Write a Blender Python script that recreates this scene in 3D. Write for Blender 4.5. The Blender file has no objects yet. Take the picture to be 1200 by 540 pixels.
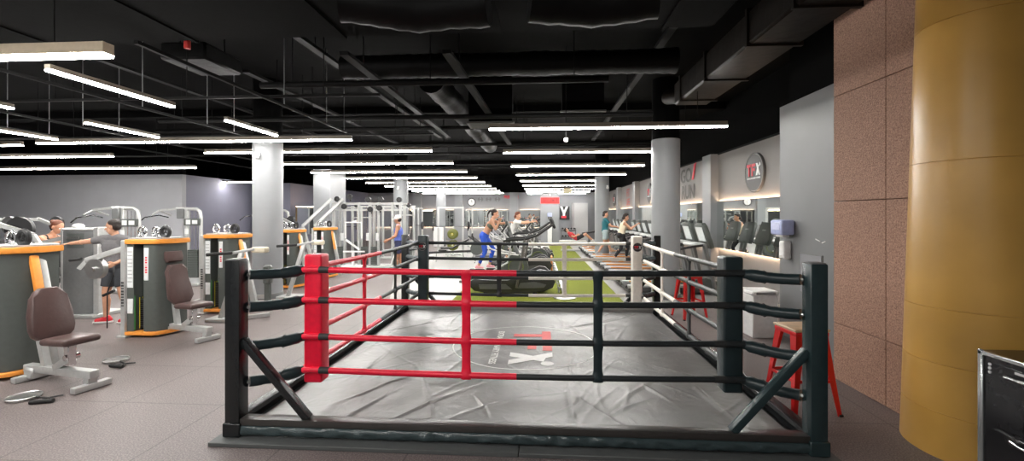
import bpy, bmesh, math, random
from mathutils import Vector, Matrix, noise
R = math.radians
rnd = random.Random(7)
SC = bpy.context.scene
COL = SC.collection

# ---------------------------------------------------------------- camera, exposure, world
F = 517.0; HX = 633.0; HY = 252.0; EYE = 1.8
YAW = math.atan((HX - 600) / F)
cam_d = bpy.data.cameras.new('camera'); cam = bpy.data.objects.new('camera', cam_d); COL.objects.link(cam)
cam_d.sensor_width = 36; cam_d.lens = F / 1200 * 36; cam_d.shift_y = -(270 - HY) / 1200
cam_d.clip_start = .05; cam_d.clip_end = 200
cam.location = (0, 0, EYE); cam.rotation_euler = (R(90), 0, YAW)
SC.camera = cam
SC.view_settings.view_transform = 'Standard'; SC.view_settings.look = 'None'
SC.view_settings.gamma = 1; SC.view_settings.use_curve_mapping = False
SC.view_settings.exposure = 1.5
w = bpy.data.worlds.new('world'); SC.world = w; w.use_nodes = True
w.node_tree.nodes['Background'].inputs[0].default_value = (.8, .86, 1, 1)
w.node_tree.nodes['Background'].inputs[1].default_value = 0.0
LAMP = 34.0       # emission of the linear ceiling lights
STRIP = 22.0       # emission of the warm strips behind the mirrors

def at(px, py, z=0.0):                     # floor (or height z) point seen at a pixel
    d = (EYE - z) * F / (py - HY)
    return at_d(px, d)
def at_d(px, d):
    xc = (px - 600) / F * d
    c, s = math.cos(YAW), math.sin(YAW)
    return (xc * c - d * s, xc * s + d * c)

# ---------------------------------------------------------------- materials
MATS = {}
def mat(name, col, rough=.5, metal=0.0, var=.06, scale=20, bump=0.0, bscale=60, coat=0.0, spec=.5, emit=0.0, detail=4):
    if name in MATS: return MATS[name]
    m = bpy.data.materials.new(name); m.use_nodes = True
    nt = m.node_tree; b = nt.nodes['Principled BSDF']
    b.inputs['Roughness'].default_value = rough; b.inputs['Metallic'].default_value = metal
    b.inputs['Specular IOR Level'].default_value = spec
    b.inputs['Coat Weight'].default_value = coat
    if emit:
        b.inputs['Base Color'].default_value = (*col, 1)
        b.inputs['Emission Color'].default_value = (*col, 1)
        b.inputs['Emission Strength'].default_value = emit
        MATS[name] = m; return m
    tc = nt.nodes.new('ShaderNodeTexCoord')
    n = nt.nodes.new('ShaderNodeTexNoise'); n.inputs['Scale'].default_value = scale; n.inputs['Detail'].default_value = detail
    nt.links.new(tc.outputs['Object'], n.inputs['Vector'])
    r = nt.nodes.new('ShaderNodeValToRGB')
    r.color_ramp.elements[0].position = .3; r.color_ramp.elements[1].position = .7
    r.color_ramp.elements[0].color = (*[max(0, c * (1 - var)) for c in col], 1)
    r.color_ramp.elements[1].color = (*[min(1, c * (1 + var)) for c in col], 1)
    nt.links.new(n.outputs['Fac'], r.inputs['Fac']); nt.links.new(r.outputs['Color'], b.inputs['Base Color'])
    if bump:
        n2 = nt.nodes.new('ShaderNodeTexNoise'); n2.inputs['Scale'].default_value = bscale; n2.inputs['Detail'].default_value = 5
        nt.links.new(tc.outputs['Object'], n2.inputs['Vector'])
        bp = nt.nodes.new('ShaderNodeBump'); bp.inputs['Strength'].default_value = bump; bp.inputs['Distance'].default_value = .01
        nt.links.new(n2.outputs['Fac'], bp.inputs['Height']); nt.links.new(bp.outputs['Normal'], b.inputs['Normal'])
    MATS[name] = m; return m

silver = mat('silver_paint', (.50, .51, .50), .35, .35)
chrome = mat('chrome', (.75, .75, .75), .12, 1.0)
steel = mat('brushed_steel', (.48, .48, .47), .3, .9)
darkgrey = mat('dark_grey_shroud', (.085, .095, .088), .42)
midgrey = mat('mid_grey_shroud', (.16, .165, .165), .4)
black = mat('black_plastic', (.015, .015, .016), .4)
blackmetal = mat('black_powder_coat', (.014, .016, .017), .27, .1, bump=.03, bscale=300)
rubber = mat('black_rubber', (.02, .02, .02), .75)
blackvinyl = mat('black_vinyl', (.018, .032, .036), .33, bump=.5, bscale=14)
redvinyl = mat('red_vinyl', (.90, .008, .045), .36, bump=.25, bscale=12)
whitevinyl = mat('cream_white_vinyl', (.93, .88, .80), .42, bump=.2, bscale=12)
brownvinyl = mat('brown_vinyl', (.085, .052, .048), .36, bump=.15, bscale=40)
orange = mat('orange_paint', (.86, .33, .055), .4)
white = mat('white_plastic', (.80, .80, .79), .4)
placard = mat('white_placard', (.72, .74, .74), .45)
redink = mat('red_ink', (.75, .03, .05), .5)
darkink = mat('dark_ink', (.05, .05, .05), .5)
yellow = mat('yellow_paint', (.75, .65, .05), .5)
greenp = mat('green_paint', (.05, .22, .06), .5)
skin = mat('skin', (.62, .33, .21), .5, bump=.05)
skin2 = mat('tanned_skin', (.45, .22, .13), .5, bump=.05)
hairm = mat('dark_hair', (.02, .012, .009), .45, bump=.6, bscale=150)
hairb = mat('auburn_hair', (.16, .045, .02), .45, bump=.6, bscale=150)
screenwhite = mat('pale_screen', (.75, .8, .8), .15)
lamp_mat = mat('lamp_diffuser', (1.0, .97, .93), emit=LAMP)
strip_mat = mat('warm_strip', (1.0, .70, .47), emit=STRIP)
alu = mat('lamp_housing', (.22, .19, .15), .5, .0)
blackpaint = mat('black_ceiling_paint', (.0022, .0022, .0022), .85, spec=.04, bump=.3, bscale=8)
ductm = mat('black_duct_foil', (.003, .003, .003), .55, .0, spec=.15, bump=.8, bscale=7)
pipe = mat('dark_pipe', (.0045, .0045, .0045), .65, spec=.15)
ledred = mat('red_led', (1, .03, .03), emit=3.0)

# ---------------------------------------------------------------- mesh builder
class MB:
    def __init__(s, M=None): s.bm = bmesh.new(); s.M = M or Matrix.Identity(4); s.mi = 0
    def _fin(s, vs, M=None):
        T = s.M @ M if M is not None else s.M
        fs = set()
        for v in vs:
            v.co = T @ v.co
            for f in v.link_faces: fs.add(f)
        for f in fs: f.material_index = s.mi
        return s
    def box(s, c, size, rot=(0, 0, 0), bev=0.0, seg=1):
        g = bmesh.ops.create_cube(s.bm, size=1)['verts']
        for v in g: v.co = Vector((v.co.x * size[0], v.co.y * size[1], v.co.z * size[2]))
        if bev:
            bev = min(bev, min(size) * .45)
            es = {e for v in g for e in v.link_edges}
            r = bmesh.ops.bevel(s.bm, geom=list(es) , offset=bev, segments=seg, affect='EDGES', profile=.5)
            g = list({v for f in r['faces'] for v in f.verts})
        from mathutils import Euler
        return s._fin(g, Matrix.Translation(c) @ Euler(rot).to_matrix().to_4x4())
    def bar(s, p0, p1, w, h=None, up=(0, 0, 1), bev=0.0):      # box section bar between two points
        p0, p1 = Vector(p0), Vector(p1); d = p1 - p0; L = d.length
        if L < 1e-6: return s
        h = h or w; x = d.normalized(); u = Vector(up)
        if abs(x.dot(u)) > .98: u = Vector((0, 1, 0))
        y = u.cross(x).normalized(); z = x.cross(y)
        g = bmesh.ops.create_cube(s.bm, size=1)['verts']
        for v in g: v.co = Vector((v.co.x * L, v.co.y * w, v.co.z * h))
        if bev:
            es = {e for v in g for e in v.link_edges}
            r = bmesh.ops.bevel(s.bm, geom=list(es), offset=min(bev, w * .4, h * .4), segments=2, affect='EDGES', profile=.5)
            g = list({v for f in r['faces'] for v in f.verts})
        m = Matrix((x, y, z)).transposed().to_4x4(); m.translation = (p0 + p1) / 2
        return s._fin(g, m)
    def cyl(s, p0, p1, r0, r1=None, seg=12, cap=True):
        p0, p1 = Vector(p0), Vector(p1); d = p1 - p0; L = d.length
        if L < 1e-6: return s
        r1 = r0 if r1 is None else r1
        g = bmesh.ops.create_cone(s.bm, cap_ends=cap, segments=seg, radius1=r0, radius2=r1, depth=L)['verts']
        m = d.to_track_quat('Z', 'Y').to_matrix().to_4x4(); m.translation = (p0 + p1) / 2
        return s._fin(g, m)
    def ell(s, c, r, seg=12, rot=None):
        g = bmesh.ops.create_uvsphere(s.bm, u_segments=seg, v_segments=max(6, seg // 2 + 1), radius=1)['verts']
        if not hasattr(r, '__len__'): r = (r, r, r)
        M = Matrix.Translation(c)
        if rot is not None: M = M @ (rot if isinstance(rot, Matrix) else Matrix.Rotation(rot, 4, 'Z'))
        return s._fin(g, M @ Matrix.Diagonal((*r, 1)))
    def tube(s, pts, r, seg=8, cap=True, closed=False):
        pts = [Vector(p) for p in pts]; n = len(pts)
        rs = r if hasattr(r, '__len__') else [r] * n
        rings = []; u = None
        for i, p in enumerate(pts):
            if closed: t = pts[(i + 1) % n] - pts[i - 1]
            else: t = pts[min(i + 1, n - 1)] - pts[max(i - 1, 0)]
            t.normalize()
            if u is None:
                u = Vector((0, 0, 1)) if abs(t.z) < .9 else Vector((0, 1, 0))
            u = (u - t * u.dot(t)).normalized(); v = t.cross(u)
            rings.append([s.bm.verts.new(p + (u * math.cos(a) + v * math.sin(a)) * rs[i]) for a in [2 * math.pi * k / seg for k in range(seg)]])
        for i in range(n if closed else n - 1):
            a, b = rings[i], rings[(i + 1) % n]
            for k in range(seg): s.bm.faces.new((a[k], a[(k + 1) % seg], b[(k + 1) % seg], b[k]))
        if cap and not closed:
            s.bm.faces.new(rings[0][::-1]); s.bm.faces.new(rings[-1])
        return s._fin([v for q in rings for v in q])
    def ring(s, c, R0, r, axis='Y', seg=20, tseg=6):
        ax = {'X': (Vector((0, 1, 0)), Vector((0, 0, 1))), 'Y': (Vector((1, 0, 0)), Vector((0, 0, 1))), 'Z': (Vector((1, 0, 0)), Vector((0, 1, 0)))}[axis]
        c = Vector(c)
        return s.tube([c + (ax[0] * math.cos(2 * math.pi * k / seg) + ax[1] * math.sin(2 * math.pi * k / seg)) * R0 for k in range(seg)], r, tseg, closed=True)
    def prism(s, pts, h, M=None, bev=0.0):                 # polygon in XY extruded by h along +Z, then moved by M
        lo = [s.bm.verts.new((x, y, 0)) for x, y in pts]; hi = [s.bm.verts.new((x, y, h)) for x, y in pts]
        n = len(pts); new = []
        new.append(s.bm.faces.new(lo[::-1])); new.append(s.bm.faces.new(hi))
        for i in range(n): new.append(s.bm.faces.new((lo[i], lo[(i + 1) % n], hi[(i + 1) % n], hi[i])))
        g = lo + hi
        if bev:
            es = {e for f in new[:2] for e in f.edges}
            r = bmesh.ops.bevel(s.bm, geom=list(es), offset=bev, segments=2, affect='EDGES', profile=.5)
            g = list(set([v for v in lo + hi if v.is_valid] + [v for f in r['faces'] for v in f.verts]))
        return s._fin(g, M)
    def lathe(s, prof, c=(0, 0, 0), seg=24, M=None):
        rings = []
        for r, z in prof:
            rings.append([s.bm.verts.new((c[0] + r * math.cos(2 * math.pi * k / seg), c[1] + r * math.sin(2 * math.pi * k / seg), c[2] + z)) for k in range(seg)])
        for a, b in zip(rings, rings[1:]):
            for k in range(seg): s.bm.faces.new((a[k], a[(k + 1) % seg], b[(k + 1) % seg], b[k]))
        s.bm.faces.new(rings[0][::-1]); s.bm.faces.new(rings[-1])
        return s._fin([v for q in rings for v in q], M)
    def build(s, name, m, parent=None, smooth=True, angle=40):
        bmesh.ops.recalc_face_normals(s.bm, faces=s.bm.faces)
        me = bpy.data.meshes.new(name)
        if smooth:
            for f in s.bm.faces: f.smooth = True
            lim = math.radians(angle)
            for e in s.bm.edges:
                if len(e.link_faces) == 2 and e.calc_face_angle(0) > lim: e.smooth = False
        s.bm.to_mesh(me); s.bm.free()
        for x in (m if isinstance(m, (list, tuple)) else [m]): me.materials.append(x)
        o = bpy.data.objects.new(name, me); COL.objects.link(o); o.parent = parent
        return o

def tag(o, label=None, cat=None, group=None, kind=None):
    if label: o['label'] = label
    if cat: o['category'] = cat
    if group: o['group'] = group
    if kind: o['kind'] = kind
    return o
def thing(name, label, cat, loc=(0, 0, 0), rz=0.0, group=None, kind=None):
    o = bpy.data.objects.new(name, None); COL.objects.link(o); o.empty_display_size = .2
    o.location = loc; o.rotation_euler = (0, 0, rz)
    return tag(o, label, cat, group, kind)
def copy_tree(o, parent=None):
    c = o.copy(); COL.objects.link(c); c.parent = parent
    for ch in list(o.children): copy_tree(ch, c)
    return c
def dup(o, loc, rz, label, group=None):
    c = copy_tree(o); c.location = loc; c.rotation_euler = (0, 0, rz); c['label'] = label
    if group: c['group'] = group
    return c
def struct(name, mb, m, label=None, cat=None, smooth=True):
    o = mb.build(name, m, None, smooth); o['kind'] = 'structure'
    return tag(o, label, cat)
def text_obj(name, body, size, m, parent=None, M=Matrix.Identity(4), ext=.002, bold=.0, sx=1.0, align='CENTER'):
    c = bpy.data.curves.new(name, 'FONT'); c.body = body; c.size = size; c.extrude = ext; c.offset = bold
    c.align_x = align; c.align_y = 'CENTER'
    t = bpy.data.objects.new(name + '_src', c); COL.objects.link(t)
    dg = bpy.context.evaluated_depsgraph_get(); dg.update()
    me = bpy.data.meshes.new_from_object(t.evaluated_get(dg)); bpy.data.objects.remove(t)
    me.name = name
    me.transform(M @ Matrix.Diagonal((sx, 1, 1, 1)))
    me.materials.clear(); me.materials.append(m)
    o = bpy.data.objects.new(name, me); COL.objects.link(o); o.parent = parent
    return o
def frame(o, x, y):                       # matrix with origin o, x axis, y axis
    x = Vector(x).normalized(); y = Vector(y).normalized(); z = x.cross(y)
    m = Matrix((x, y, z)).transposed().to_4x4(); m.translation = Vector(o); return m
ORD = ['first', 'second', 'third', 'fourth', 'fifth', 'sixth', 'seventh', 'eighth', 'ninth', 'tenth', 'eleventh', 'twelfth', 'thirteenth', 'fourteenth']

# the gym's red-and-white letters: T and F red, X and its dot white; drawn in a box 3 wide, 1 high, centred
def logo_letters(parent, M, t=.002, name='logo', sub=False, redm=None, whitem=None):
    a = MB(M)
    def rect(x0, y0, x1, y1): a.box(((x0 + x1) / 2, (y0 + y1) / 2, t / 2), (x1 - x0, y1 - y0, t))
    rect(-1.46, .26, -.60, .5); rect(-1.16, -.5, -.88, .27)
    rect(-.46, -.5, -.18, .5); rect(-.18, .27, .38, .5); rect(-.18, -.10, .26, .12)
    o = a.build(name + '_red_letters', redm or redink, parent, False)
    b = MB(M)
    b.prism([(.50, .5), (.82, .5), (1.42, -.5), (1.10, -.5)], t); b.prism([(.50, -.5), (.80, -.5), (1.20, .28), (.92, .34)], t * 1.3)
    b.cyl((1.32, .37, 0), (1.32, .37, t), .15, seg=20)
    p = b.build(name + '_white_letter', whitem or white, parent, False)
    return o, p
# ================================================================ the room
H0 = 3.44          # top of the grey paint
HC = 4.75          # black ceiling
def floor_mat(name, c, r, speck, tile=0.0, spec=.5):
    m = bpy.data.materials.new(name); m.use_nodes = True; nt = m.node_tree; b = nt.nodes['Principled BSDF']
    b.inputs['Roughness'].default_value = r; b.inputs['Specular IOR Level'].default_value = spec
    tc = nt.nodes.new('ShaderNodeTexCoord')
    n = nt.nodes.new('ShaderNodeTexNoise'); n.inputs['Scale'].default_value = 90; n.inputs['Detail'].default_value = 2
    n3 = nt.nodes.new('ShaderNodeTexNoise'); n3.inputs['Scale'].default_value = .7; n3.inputs['Detail'].default_value = 4
    nt.links.new(tc.outputs['Object'], n.inputs['Vector']); nt.links.new(tc.outputs['Object'], n3.inputs['Vector'])
    r1 = nt.nodes.new('ShaderNodeValToRGB'); r1.color_ramp.elements[0].position = .42; r1.color_ramp.elements[1].position = .66
    r1.color_ramp.elements[0].color = (*[x * (1 - speck) for x in c], 1); r1.color_ramp.elements[1].color = (*[min(1, x * (1 + speck)) for x in c], 1)
    nt.links.new(n.outputs['Fac'], r1.inputs['Fac'])
    mx = nt.nodes.new('ShaderNodeMix'); mx.data_type = 'RGBA'; mx.blend_type = 'MULTIPLY'; mx.inputs['Factor'].default_value = .25
    nt.links.new(r1.outputs['Color'], mx.inputs['A']); nt.links.new(n3.outputs['Fac'], mx.inputs['B'])
    out = mx.outputs['Result']
    if tile:
        br = nt.nodes.new('ShaderNodeTexBrick'); br.offset = 0; br.inputs['Scale'].default_value = 1
        br.inputs['Brick Width'].default_value = tile; br.inputs['Row Height'].default_value = tile; br.inputs['Mortar Size'].default_value = .006
        br.inputs['Color1'].default_value = br.inputs['Color2'].default_value = (1, 1, 1, 1); br.inputs['Mortar'].default_value = (.55, .55, .55, 1)
        nt.links.new(tc.outputs['Object'], br.inputs['Vector'])
        m2 = nt.nodes.new('ShaderNodeMix'); m2.data_type = 'RGBA'; m2.blend_type = 'MULTIPLY'; m2.inputs['Factor'].default_value = 1
        nt.links.new(out, m2.inputs['A']); nt.links.new(br.outputs['Color'], m2.inputs['B']); out = m2.outputs['Result']
    nt.links.new(out, b.inputs['Base Color'])
    bp = nt.nodes.new('ShaderNodeBump'); bp.inputs['Strength'].default_value = .15; bp.inputs['Distance'].default_value = .004
    nt.links.new(n.outputs['Fac'], bp.inputs['Height']); nt.links.new(bp.outputs['Normal'], b.inputs['Normal'])
    return m
fl_brown = floor_mat('brown_rubber_floor', (.20, .165, .16), .5, .35, 1.0)
fl_grey = floor_mat('pale_vinyl_floor', (.31, .30, .285), .4, .08)
turf_m = floor_mat('green_turf', (.24, .27, .045), .9, .35, spec=.1)
fl_panel = floor_mat('pale_grey_floor_panel', (.55, .54, .51), .4, .05)
wallgrey = mat('wall_grey_paint', (.25, .255, .27), .6, var=.03, scale=2, bump=.05, bscale=90)
wallpurple = mat('wall_violet_grey_paint', (.24, .24, .31), .6, var=.03, scale=2)
colgrey = mat('column_grey_paint', (.275, .285, .295), .45, var=.03, scale=2)
mirror_m = mat('mirror', (.80, .84, .82), .02, 1.0, var=0.0)

def slab(name, x0, x1, y0, y1, z0, z1, m, **k):
    b = MB(); b.box(((x0 + x1) / 2, (y0 + y1) / 2, (z0 + z1) / 2), (x1 - x0, y1 - y0, z1 - z0)); return struct(name, b, m, smooth=False, **k)
slab('floor', -23, 6, -4, 34, -.1, 0, fl_brown)
b = MB(); b.prism([(-3.1, 8.9), (4.8, 8.9), (4.8, 32), (-5.0, 32), (-5.0, 15)], .004)
struct('floor_pale', b, fl_grey, smooth=False)
b = MB(); b.prism([(-1.85, 8.0), (1.72, 8.0), (1.72, 28.6), (.51, 28.6), (.51, 12.9), (-.55, 12.9), (-.55, 17), (-1.85, 17)], .012)
o = struct('floor_turf', b, turf_m, smooth=False)
slab('floor_panel', -.55, .51, 12.9, 28.6, .0, .009, fl_panel)
slab('ceiling', -23, 6, -4, 34, HC, HC + .1, blackpaint)
# far wall, left-hand walls, right-hand walls; grey below, black above
slab('wall_far', -19, 4.8, 32, 32.2, 0, H0, wallgrey)
slab('wall_far_upper', -19, 6, 32.01, 32.2, H0, HC, blackpaint)
slab('wall_left_back', -23, -14.4, 16.9, 17.1, 0, H0, mat('wall_left_grey', (.50, .51, .54), .6, var=.03, scale=2))
slab('wall_left_back_upper', -23, -14.4, 16.91, 17.1, H0, HC, blackpaint)
slab('wall_left_return', -14.6, -14.4, 17.1, 22.0, 0, H0, wallpurple)
slab('wall_left_recess', -14.4, -12.75, 21.8, 22.0, 0, H0, wallpurple)
slab('wall_left_recess_side', -12.95, -12.75, 22.0, 32, 0, H0, wallpurple)
slab('wall_left', -23.2, -23, -4, 17.1, 0, HC, wallgrey)
slab('wall_rear', -23, 6, -4.2, -4, 0, HC, wallgrey)
slab('wall_left_pier', -14.2, -13.4, 21.0, 21.8, 0, H0, colgrey)
slab('wall_right', 4.8, 4.95, 6.98, 32.2, 0, H0, mat('wall_right_grey', (.30, .285, .275), .6, var=.03, scale=2))
slab('wall_right_upper', 4.82, 4.95, 6.98, 32.2, H0, HC, blackpaint)
slab('wall_right_block', 3.65, 6, 5.11, 6.98, 0, H0, mat('block_grey_paint', (.185, .19, .195), .5, var=.04, scale=2))
slab('wall_right_block_upper', 3.8, 6, 5.11, 6.98, H0, HC, blackpaint)
slab('wall_front_right', 4.2, 6, -4, 3.3, 0, HC, wallgrey)
# pink granite wall with joints
gm = bpy.data.materials.new('pink_granite'); gm.use_nodes = True; nt = gm.node_tree; b_ = nt.nodes['Principled BSDF']
b_.inputs['Roughness'].default_value = .75
tc = nt.nodes.new('ShaderNodeTexCoord'); n1 = nt.nodes.new('ShaderNodeTexNoise'); n1.inputs['Scale'].default_value = 70; n1.inputs['Detail'].default_value = 8; n1.inputs['Roughness'].default_value = .7
nt.links.new(tc.outputs['Object'], n1.inputs['Vector'])
rp = nt.nodes.new('ShaderNodeValToRGB'); rp.color_ramp.elements[0].position = .32; rp.color_ramp.elements[1].position = .68
rp.color_ramp.elements[0].color = (.18, .088, .060, 1); rp.color_ramp.elements[1].color = (.62, .37, .26, 1)
nt.links.new(n1.outputs['Fac'], rp.inputs['Fac']); nt.links.new(rp.outputs['Color'], b_.inputs['Base Color'])
bp = nt.nodes.new('ShaderNodeBump'); bp.inputs['Strength'].default_value = .7; bp.inputs['Distance'].default_value = .012
nt.links.new(n1.outputs['Fac'], bp.inputs['Height']); nt.links.new(bp.outputs['Normal'], b_.inputs['Normal'])
b = MB()
jy = [3.3, 4.36, 5.10]; jz = [0, .62, 1.95, 3.10, 4.75]
for i in range(2):
    for j in range(4):
        b.box(((3.24 + 3.6) / 2, (jy[i] + jy[i + 1]) / 2, (jz[j] + jz[j + 1]) / 2), (.36, jy[i + 1] - jy[i] - .007, jz[j + 1] - jz[j] - .007), bev=.003)
b.box((4.0, 4.2, 2.37), (.79, 1.8, 4.74))
struct('wall_right_granite', b, gm, smooth=False)
# mustard clad column at the right edge
gold = mat('mustard_column_paint', (.60, .34, .075), .33, .0, var=.16, scale=1.3, bump=.03, bscale=30)
b = MB()
def cr(z): return .475 - .028 * z
rings = [0, .33, .334, .69, .694, 1.10, 1.104, 2.2, 2.204, 3.26, 3.264, 4.75]
b.lathe([q for i, z in enumerate(rings[::2]) for q in ([(cr(z), z)] if i == 0 else [(cr(z), z - .004), (cr(z) - .006, z - .001), (cr(z) - .006, z + .001), (cr(z), z + .004)])] + [(cr(4.75), 4.75)], (3.39, 3.62, 0), 64)
struct('column_mustard', b, gold, 'round mustard yellow column at the right edge in front of granite wall', 'column')
# grey round and square columns, black above the grey paint, with a small camera or sensor on each
def column(x, y, r, where):
    b = MB(); b.lathe([(r, 0), (r, H0), (r - .01, H0)], (x, y, 0), 40)
    c = struct('column', b, colgrey, 'round light grey column ' + where, 'column')
    b = MB(); b.lathe([(r - .012, H0 + .001), (r - .012, HC)], (x, y, 0), 40)
    struct('column_upper', b, blackpaint, 'black upper end of the round column ' + where, 'column')
    b = MB(); b.lathe([(r + .012, 0), (r + .012, .10), (r + .003, .11)], (x, y, 0), 40); struct('baseboard_column', b, midgrey)
column(-5.98, 9.35, .30, 'left of the ring among the weight machines')
column(2.74, 9.85, .30, 'right of the ring beside the nearest treadmill')
column(-6.1, 19.0, .31, 'behind the man in the blue vest')
column(2.62, 18.95, .30, 'beside the person in teal')
column(-5.75, 25.3, .28, 'far off, standing left of the woman in leggings')
slab('column_square', -8.1, -7.5, 15.3, 16.6, 0, H0, colgrey, label='square light grey column behind the cable machines', cat='column')
slab('column_square_upper', -8.08, -7.52, 15.32, 16.58, H0, HC, blackpaint)
slab('column_square', .06, 1.22, 29.0, 30.0, 0, H0, colgrey, label='square grey column carrying the red lit sign', cat='column')
slab('column_square_upper', .08, 1.2, 29.02, 29.98, H0, HC, blackpaint)
# pilasters of the right wall and of the far wall
for k, y in enumerate([12.2, 16.95, 21.7, 26.4, 31.0]):
    slab('wall_right_pilaster', 4.58, 4.8, y, y + .6, 0, H0, colgrey)
for x in (-13.2, -9.0, -5.9, -1.9):
    slab('wall_far_pilaster', x - .3, x + .3, 31.75, 32, 0, H0, colgrey)
slab('wall_far_cabinet', 2.2, 3.1, 29.0, 31.0, 0, 2.6, mat('wall_closet', (.38, .38, .38), .5), label='tall pale closet at the far right end of the room', cat='closet')

# mirrors: glass panes on a backing, warm light strip on the top and bottom edge
def mirror_run(pts, label, axis):
    for (a0, a1, z0, z1, pos) in pts:
        t = thing('wall_mirror', label(a0), 'mirror', group='mirrors on the %s wall' % ('right' if axis == 'Y' else 'far'))
        n = max(1, round((a1 - a0) / 1.5)); L = (a1 - a0) / n
        bk = MB(); gl = MB(); st = MB()
        if axis == 'Y':
            bk.box((pos - .02, (a0 + a1) / 2, (z0 + z1) / 2), (.04, a1 - a0 - .02, z1 - z0 - .1))
            for k in range(n): gl.box((pos - .046, a0 + L * (k + .5), (z0 + z1) / 2), (.008, L - .006, z1 - z0))
            for z in (z0 + .035, z1 - .035): st.box((pos - .022, (a0 + a1) / 2, z), (.02, a1 - a0 - .1, .016))
        else:
            bk.box(((a0 + a1) / 2, pos - .02, (z0 + z1) / 2), (a1 - a0 - .02, .04, z1 - z0 - .1))
            for k in range(n): gl.box((a0 + L * (k + .5), pos - .046, (z0 + z1) / 2), (L - .006, .008, z1 - z0))
            for z in (z0 + .035, z1 - .035): st.box(((a0 + a1) / 2, pos - .022, z), (a1 - a0 - .1, .02, .016))
        bk.build('mirror_backing', midgrey, t, False); gl.build('mirror_glass', mirror_m, t, False)
        st.build('light_strip', strip_mat, t, False)
segs = [(7.0, 12.2), (12.8, 16.95), (17.55, 21.7), (22.3, 26.4), (27.0, 31.0)]
names = ['nearest of the mirrors along the right wall, beside the towel dispenser', 'second mirror along the right wall, behind the round column',
         'third mirror along the right wall, behind the person in cream', 'fourth mirror along the right wall, near the person in teal', 'farthest mirror along the right wall, at the room corner']
it = iter(names)
mirror_run([(a, c, .93, 2.17, 4.8) for a, c in segs], lambda a: next(it), 'Y')
it = iter(['far wall mirror nearest the left, behind the cable machines', 'far wall mirror between the two left piers', 'far wall mirror left of the round column', 'far wall mirror directly behind the woman in leggings', 'far wall mirror right of her, beside the square column'])
mirror_run([(-12.6, -9.4, .93, 2.17, 32), (-8.6, -6.3, .93, 2.17, 32), (-5.5, -2.3, .93, 2.17, 32), (-1.5, .0, .93, 2.17, 32)], lambda a: next(it), 'X')
t = thing('wall_mirror', 'mirror glimpsed between round column and square column at left', 'mirror')
# free-standing mirrored partition seen left of the square column
bk = MB(); bk.box((-11.4, 21.9, 1.5), (2.2, .1, 1.4)); bk.build('mirror_backing', colgrey, t, False)
gl = MB(); gl.box((-11.75, 21.84, 1.5), (1.3, .01, 1.3)); gl.box((-10.7, 21.84, 1.5), (.7, .01, 1.3)); gl.build('mirror_glass', mirror_m, t, False)
for x in (-12.45, -11.08, -10.33):
    fr = MB(); fr.box((x, 21.83, 1.1), (.06, .05, 2.2)); fr.build('frame_post', mat('bronze_frame', (.2, .13, .06), .5), t, False)
st = MB(); st.box((-11.4, 21.86, 2.23), (2.1, .03, .02)); st.build('light_strip', strip_mat, t, False)

# ================================================================ ceiling services
def lamp(x0, x1, y0, y1, z, label, group, rods=True, top=4.75, w_=.075, hm=None, hh=.075):
    t = thing('linear_ceiling_light', label, 'ceiling light', group=group)
    if abs(x1 - x0) > abs(y1 - y0): sx, sy = abs(x1 - x0), w_
    else: sx, sy = w_, abs(y1 - y0)
    cx, cy = (x0 + x1) / 2, (y0 + y1) / 2
    b = MB(); b.box((cx, cy, z + .0155 + hh / 2), (sx, sy, hh)); b.build('light_housing', hm or alu, t, False)
    b = MB(); b.box((cx, cy, z + .004), (sx - .004, sy - .004, .022)); b.build('diffuser', lamp_mat, t, False)
    if rods:
        for f in (.12, .88):
            X = x0 + (x1 - x0) * f if sx > sy else cx; Y = y0 + (y1 - y0) * f if sy > sx else cy
            b = MB(); b.cyl((X, Y, z + .1), (X, Y, top), .006, seg=6); b.build('hanging_rod', pipe, t)
    return t
LZ = 3.28
for k in range(9):
    y = 7.6 + 2.92 * k
    if abs(y - 18.95) < .1: y += .3
    if k == 8: y = 30.8
    lamp(-.88, 3.12 if k != 4 else 2.9, y, y, LZ, top=3.88 if k == 0 else 4.75, rods=True, label= 'long white ceiling light, %s from the front in the right-hand row' % ORD[k], group='ceiling lights over the turf and treadmills')
for k in range(9):
    y = 10.07 + 2.45 * k
    lamp(-8.0, -2.5, y, y, LZ, 'long white ceiling light, %s back in the middle row beyond the first' % ORD[k], 'ceiling lights over the middle aisle')
lamp(-10.4, -3.72, 8.5, 8.5, LZ, 'longest white ceiling light crossing in front of the round column at left', 'ceiling lights over the weight machines')
lamp(-17.5, -11.0, 8.7, 8.7, LZ, 'white ceiling light at left edge, in line with the longest one', 'ceiling lights over the weight machines')
lamp(-17.5, -10.8, 10.5, 10.5, LZ, 'white ceiling light at left edge below the longest one', 'ceiling lights over the weight machines')
lamp(-18.5, -10.8, 13.2, 13.2, LZ, 'white ceiling light at left edge just above the grey wall', 'ceiling lights over the weight machines')
lamp(-15.0, -12.0, 19.2, 19.2, LZ, 'short white ceiling light over the violet recess', 'ceiling lights over the weight machines')
lamp(-8.5, -4.0, 3.85, 3.85, LZ, 'nearest white ceiling light with lamp-lit beige housing in the top left corner', 'ceiling lights over the weight machines', top=4.08, w_=.11, hh=.10, hm=mat('lamp_lit_housing', (.60, .50, .36), .5))  # beige is the glow of other lamps, put into this housing's colour
for (x, y0, y1, lb) in [(-5.03, 4.2, 5.75, 'short white ceiling light running away from the camera, nearest'), (-7.3, 6.65, 8.0, 'short white ceiling light running away, above the left pillar row'), (-4.92, 6.62, 7.95, 'short white ceiling light running away, just above the round column'),
                        (-7.35, 4.2, 5.7, 'short white ceiling light running away, tip showing at left edge'), (-9.5, 6.6, 8.1, 'short white ceiling light running away, low at left edge')]:
    lamp(x, x, y0, y1, LZ, lb, 'short lengthwise ceiling lights', False, w_=.065, hh=.05)
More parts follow.
